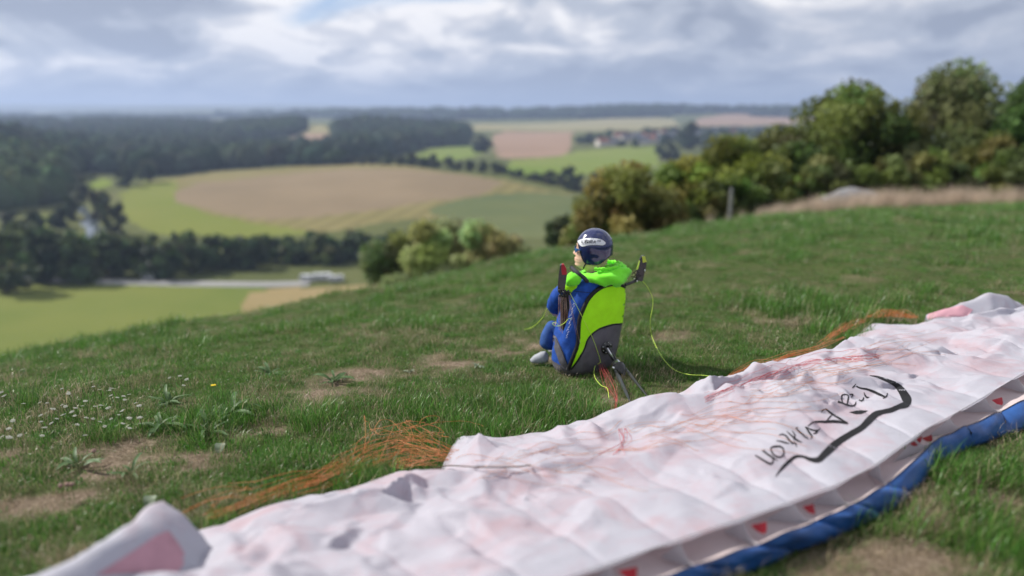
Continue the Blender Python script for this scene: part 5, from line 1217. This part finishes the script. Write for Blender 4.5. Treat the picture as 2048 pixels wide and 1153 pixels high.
for i in range(13):
    px = 1345 + i * 62 + random.uniform(-14, 14); d = float(np.interp(px, [1340, 1540, 2100], [22, 25.5, 30]))
    tree_px('hedge_bush', 'olive bush in the continuous hedge at the foot of the meadow trees', px, d, float(np.interp(px, [1340, 1540, 1800, 2100], [385, 345, 320, 315])) + random.uniform(-18, 18), random.uniform(120, 170), random.choice([(.15, .195, .05), (.17, .195, .068), (.12, .16, .048)]), 3400, .10, 260 + i, group='hedge bushes at the meadow edge', base=.0, cat='bush', clusters=22)
sg = 'willows below the meadow'
for i, (px, d, top, wpx, c, lab) in enumerate([(850, 38, 452, 130, (.34, .40, .15), 'yellowish willow rising left of the other willows below the slope'), (905, 41, 438, 140, (.38, .41, .19), 'tallest pale willow below the slope'), (965, 39, 456, 125, (.36, .38, .18), 'brownish willow next to the tallest one'),
                                              (1010, 42, 476, 100, (.25, .28, .12), 'small willow at the right end of the group'), (782, 46, 470, 130, (.20, .25, .10), 'broad olive tree left of the willows'), (1130, 40, 446, 90, (.08, .11, .045), 'dark small tree seen just left of the helmet')]):
    tree_px('willow_tree', lab, px, d, top - 8, wpx * 1.4, c, 7000, .19, 300 + 3 * i, group=sg, base=.35)
vg = 'trees in the valley row'
for i in range(37):
    px = -40 + i * 24.5 + random.uniform(-6, 6); d = 257 + random.uniform(-4, 12) + (14 if i % 3 == 0 else 0)
    top = float(np.interp(px, [-40, 60, 160, 230, 330, 450, 560, 620, 700, 800], [455, 448, 470, 474, 468, 462, 478, 474, 470, 462])) + random.uniform(-8, 14)
    tree_px('valley_tree', 'dark broadleaf tree in the long row behind the valley road', px, d, top, random.uniform(62, 92), random.choice([(.060, .092, .04), (.075, .11, .045), (.095, .135, .05)]), 900, 1.05, 400 + i, group=vg, base=.02, clusters=22)
rg = 'trees by the river bend'
for i, (px, py, top, w, c, lab) in enumerate([(215, 468, 378, 40, (.05, .07, .035), 'dark poplar right of the river bend'), (195, 440, 372, 34, (.10, .115, .06), 'pale willow right of the river bend'), (240, 470, 405, 38, (.075, .085, .045), 'olive tree at the corner of the crop field'), (172, 400, 352, 30, (.06, .08, .04), 'small tree at the far end of the river'),
                                             (145, 440, 390, 40, (.04, .06, .03), 'dark tree on the near river bank'), (120, 455, 412, 44, (.04, .06, .03), 'broad dark tree left of the river'), (75, 470, 425, 50, (.045, .065, .03), 'round tree beside the small bright meadow'), (25, 470, 420, 52, (.04, .06, .03), 'dark tree at the left picture edge in the valley'),
                                             (260, 372, 325, 44, (.045, .065, .035), 'dark round tree above the crop field corner'), (310, 366, 322, 48, (.045, .065, .035), 'broad dark tree above the crop field'), (965, 305, 268, 46, (.045, .06, .035), 'lone dark tree before the harrowed field'), (1140, 372, 335, 56, (.04, .06, .03), 'dark tree between green pasture and crop field'),
                                             (1195, 385, 340, 50, (.045, .065, .03), 'dark tree left of the brownish bush'), (1100, 365, 345, 44, (.05, .065, .03), 'small tree at the end of the hedgerow'), (1370, 300, 240, 44, (.04, .06, .035), 'tall dark tree in front of the village'), (1330, 320, 285, 56, (.045, .065, .035), 'dark tree below the village'), (1420, 310, 268, 60, (.05, .07, .035), 'broad dark tree right of the village trees')]):
    b = on_ground(px, py); d = math.hypot(b[0], b[1]); tree_px('field_tree', lab, px, d, top, w, c, 520, max(.9, d * .0030), 500 + 3 * i, group=rg, base=.02, clusters=20)
hg = 'hedgerow bushes between the fields'
for i in range(26):
    px = np.interp(i, [0, 14, 25], [690, 1010, 1190]) + random.uniform(-6, 6); py = np.interp(px, [690, 800, 900, 1010, 1100, 1190], [331, 333, 342, 352, 372, 396]) - 3
    b = on_ground(px, py); d = math.hypot(b[0], b[1]); hp = random.uniform(14, 26) if px < 1020 else random.uniform(9, 16)
    tree_px('hedgerow_bush', 'dark bush in the hedgerow above the crop field', px, d, py - hp, random.uniform(24, 40), random.choice([(.045, .062, .032), (.055, .07, .035)]), 240, d * .0032, 600 + i, group=hg, base=.0, clusters=12, cat='bush')

# far woods: each one mass of crowns
def wood(label, poly, n, size, col, seed, hgt=14):
    g = np.random.default_rng(seed); pp = plan(poly); lo, hi = pp.min(0), pp.max(0); pts = []
    while sum(len(p) for p in pts) < n:
        c = g.uniform(lo, hi, (n * 6, 2)); pts.append(c[inside(c, pp)])
        if len(pts) > 60: break
    c = np.concatenate(pts)[:n]
    bs, bf = ellipsoid((0, 0, 0), (1, 1, 1), 5, 7); bf = [tuple(q) for q in grid_faces(5, 7, True)]; nb_ = len(bs); m = len(c)
    rad = np.hypot(c[:, 0], c[:, 1]); s = size * g.uniform(.6, 1.35, m); h = hgt * g.uniform(.55, 1.25, m); gz_ = ground(c[:, 0], c[:, 1])
    V = bs[None] * (1 + .45 * (g.random((m, nb_, 1)) - .5)) * np.stack([s, s, h * .62], 1)[:, None] + np.stack([c[:, 0], c[:, 1], gz_ + h * .45], 1)[:, None]
    F = (np.array(bf)[None] + (np.arange(m) * nb_)[:, None, None]).reshape(-1, 4)
    o = add('far_wood', V.reshape(-1, 3), F, M['farleaf'], None, True); C_ = np.clip(np.array(col)[None] * g.uniform(.6, 1.4, (m, 1)) * (1 + g.normal(0, .08, (m, 3))), .004, 1)
    set_col(o.data, np.repeat(C_, nb_, 0)); return tag(o, label, 'wood', None, 'stuff')
WC = (.032, .045, .030)
wood('dark wooded hill rising at the left edge of the valley', [(-300, 330), (-300, 232), (0, 226), (60, 228), (120, 252), (180, 285), (240, 320), (160, 350), (90, 395), (0, 410), (-300, 420)], 3400, 9, WC, 1)
wood('lighter green trees on the lower slope at the left', [(-200, 320), (0, 318), (110, 322), (150, 345), (110, 405), (0, 420), (-200, 430)], 700, 8, (.055, .078, .04), 2)
wood('wood across the valley between river and knoll', [(150, 352), (110, 262), (200, 246), (370, 250), (470, 262), (480, 290), (520, 306), (600, 300), (690, 300), (680, 330), (560, 333), (420, 342), (330, 352), (230, 352)], 2600, 9, WC, 3)
wood('dark block of forest on the ridge behind the crop field', [(672, 300), (672, 262), (760, 256), (900, 262), (935, 270), (925, 292), (850, 296), (780, 312), (690, 322)], 1500, 10, WC, 4, 17)
wood('long bluish forest line on the far ridge', [(440, 274), (460, 256), (560, 250), (600, 256), (590, 270), (500, 282)], 700, 14, WC, 5, 16)
wood('dark forest strip below the skyline right of the centre', [(1165, 238), (1190, 230), (1320, 229), (1330, 234), (1260, 236)], 900, 22, WC, 6, 24)
wood('hazy forest on the far skyline at the left', [(60, 240), (130, 232), (380, 232), (460, 236), (380, 243), (200, 246)], 1000, 20, WC, 7, 15)
wood('hazy woods dotted along the distant horizon', [(430, 236), (700, 230), (1150, 230), (1600, 228), (1620, 232), (1150, 236), (800, 240)], 1000, 34, WC, 8, 26)
wood('dark tree belt around the village', [(1150, 288), (1200, 276), (1300, 272), (1360, 266), (1480, 262), (1560, 258), (1560, 275), (1400, 290), (1250, 296)], 190, 8, WC, 9, 10)
wood('far forest between the trees at the right edge', [(1500, 232), (1800, 226), (2100, 226), (2300, 230), (1900, 240)], 900, 30, WC, 10, 30)

# ------------------------------------------------------------------ village, valley buildings, heap, post
M['plaster'] = mat('pale_plaster', (.62, .58, .52), .8, .2, var=.08, vscale=.5); M['tileroof'] = mat('red_roof_tiles', (.24, .10, .075), .8, .2, var=.2, vscale=.6); M['slate'] = mat('slate_roof', (.09, .10, .13), .7, .3, var=.15, vscale=.6)
M['white'] = mat('white_paint', (.55, .57, .60), .5, .4, var=.04, vscale=1)
M['glass'] = mat('dark_glass', (.02, .025, .03), .08, .6)
def house(px, py, w, l, h, rot, roofm, label, group, name='house', cat='house'):
    b = on_ground(px, py); e = empty(name, tuple(b), label, cat, group); a1 = np.array([math.cos(rot), math.sin(rot), 0]); a2 = np.array([-math.sin(rot), math.cos(rot), 0])
    v, f = box(b + UPZ * (h / 2 - .3), (a1, a2, UPZ), (l / 2, w / 2, h / 2 + .3)); add('wall', v, f, M['plaster'], e, False)
    R = []; rh = w * .45; o_ = .5
    for sx in (-1, 1): R += [b + a1 * sx * (l / 2 + o_) + a2 * -(w / 2 + o_) + UPZ * (h - .25), b + a1 * sx * (l / 2 + o_) + UPZ * (h + rh), b + a1 * sx * (l / 2 + o_) + a2 * (w / 2 + o_) + UPZ * (h - .25)]
    R = np.array(R); R = np.vstack([R, R - UPZ * .25]); F = [(0, 1, 4, 3), (1, 2, 5, 4), (6, 9, 10, 7), (7, 10, 11, 8), (0, 6, 7, 1), (1, 7, 8, 2), (3, 4, 10, 9), (4, 5, 11, 10), (0, 3, 9, 6), (2, 8, 11, 5)]
    rf = add('roof', R, F, M[roofm], e, False)
    gv = np.array([b + a1 * sx * l / 2 + a2 * sy * w / 2 * k + UPZ * (h - .05 if k else h + rh - .3) for sx in (-1, 1) for sy, k in ((-1, 1), (1, 1), (0, 0))]); add('gable', gv, [(0, 1, 2), (3, 5, 4)], M['plaster'], e, False)
    v, f = box(b + a1 * l * .2 + UPZ * (h + rh + .2), (a1, a2, UPZ), (.35, .35, .8)); add('chimney', v, f, M['plaster'], rf, False)
    return e
for i in range(22):
    px = [1205, 1222, 1240, 1252, 1268, 1282, 1296, 1310, 1325, 1342, 1385, 1398, 1412, 1428, 1440, 1455, 1470, 1484, 1350, 1275, 1300, 1445][i]; py = float(np.interp(px, [1200, 1300, 1350, 1480], [290, 284, 276, 266])) + random.uniform(-5, 5)
    house(px, py, random.uniform(9, 12), random.uniform(12, 20), random.uniform(5, 7), random.uniform(-.6, .8), ['tileroof', 'slate', 'tileroof', 'slate'][i % 4], f'small house in the far village with {["red tiled", "dark slate", "red tiled", "dark slate"][i % 4]} roof', ['red-roofed houses of the far village', 'slate-roofed houses of the far village'][i % 2])
def caravan(px, py, l, h, lab, rot):
    b = on_ground(px, py); e = empty('caravan', tuple(b), lab, 'caravan', 'white caravans by the valley trees'); a1 = np.array([math.cos(rot), math.sin(rot), 0]); a2 = np.array([-math.sin(rot), math.cos(rot), 0])
    pr = [(-l / 2, .5), (l / 2, .5), (l / 2 + .25, 1.4), (l / 2 - .1, h), (-l / 2 + .1, h), (-l / 2 - .25, 1.4)]; V = np.array([b + a1 * x_ + a2 * s * 1.1 + UPZ * z_ for s in (-1, 1) for x_, z_ in pr])
    add('body', V, [tuple(range(6))[::-1], tuple(range(6, 12))] + [(i, (i + 1) % 6, 6 + (i + 1) % 6, 6 + i) for i in range(6)], M['white'], e, False)
    for k in (-.28, .22): v, f = box(b + a1 * l * k - a2 * 1.11 + UPZ * 1.75, (a1, a2, UPZ), (.5, .03, .32)); add('window', v, f, M['glass'], e, False)
    for k in (-.12, .12):
        v, f = lathe(b + a1 * l * k - a2 * 1.0 + UPZ * .33, a2, [(0, .33), (.2, .33)], 12, 1.0); add('wheel', v, f, M['black'], e)
    return e
for i, (px, py, l, h, lab) in enumerate([(300, 561, 3.6, 2.2, 'single white caravan at the foot of the dark valley trees'), (618, 563, 5, 2.0, 'left white caravan of the group under the valley trees'), (645, 562, 5.5, 2.3, 'tallest white caravan of the group under the valley trees'), (672, 564, 4.5, 1.9, 'right white caravan of the group under the valley trees')]): caravan(px, py, l, h, lab, .12 * i - .1)
# grey gravel heap in the dry grass
b = on_ground(1690, 412); q = ray(1695, 405); hr = math.hypot(q[0], q[1]); d = 25.2; b = np.array([d * q[0] / hr, d * q[1] / hr, 0]); b[2] = G(b[0], b[1])
na, nrr = 40, 14; V = [b + UPZ * .78]
for i in range(1, nrr):
    for j in range(na):
        a = 2 * math.pi * j / na; t_ = i / (nrr - 1); x_, y_ = math.cos(a) * 1.9 * t_, math.sin(a) * 1.2 * t_
        V.append(np.array([b[0] + x_, b[1] + y_, G(b[0] + x_, b[1] + y_) - .05 + .85 * (1 - t_ ** 1.3) + .16 * float(fbm(np.array([x_ * 3]), np.array([y_ * 3]), 3, 88)[0]) * (1 - t_)]))
F = [(0, 1 + j, 1 + (j + 1) % na) for j in range(na)] + [(1 + (i - 1) * na + j, 1 + i * na + j, 1 + i * na + (j + 1) % na, 1 + (i - 1) * na + (j + 1) % na) for i in range(1, nrr - 1) for j in range(na)]
M['gravel'] = mat('grey_gravel', (.15, .155, .165), .9, .2, col2=(.25, .25, .265), vscale=9, bump=1.0, bscale=30)
tag(add('gravel_heap', np.array(V), F, M['gravel']), 'low grey heap lying in the tan dry grass before the trees', 'heap')
# weathered post
M['concrete'] = mat('weathered_concrete', (.22, .225, .22), .9, .2, var=.2, vscale=6)
q = ray(1460, 430); hr = math.hypot(q[0], q[1]); d = 18.6; b = np.array([d * q[0] / hr, d * q[1] / hr, 0]); b[2] = G(b[0], b[1]); a1, a2 = np.array([1.0, 0, 0]), np.array([0, 1.0, 0])
post = empty('fence_post', tuple(b), 'pale concrete post in front of the mid green tree', 'post')
v, f = box(b + UPZ * .40, (a1, a2, UPZ), (.036, .036, .40), .85); add('shaft', v, f, M['concrete'], post, False); v, f = box(b + UPZ * .825, (a1, a2, UPZ), (.034, .034, .025), .5); add('cap', v, f, M['concrete'], post, False)

# ------------------------------------------------------------------ air
v, f = box((0, 0, 90), (np.array([1.0, 0, 0]), np.array([0, 1.0, 0]), UPZ), (15500, 15500, 190)); v[:4, 2] = -75; v[4:, 2] = 260
hz = add('haze', v, f, None, None, False); tag(hz, 'pale blue haze over the valley', 'haze', None, 'stuff')
m = bpy.data.materials.new('haze_air'); m.use_nodes = True; t = m.node_tree; t.nodes.remove(t.nodes['Principled BSDF'])
pv = N(t, 'ShaderNodeVolumePrincipled', i_Density=0.00021, i_Anisotropy=0.2); pv.inputs['Color'].default_value = (.52, .66, .96, 1); t.links.new(pv.outputs[0], t.nodes['Material Output'].inputs['Volume']); hz.data.materials.append(m)
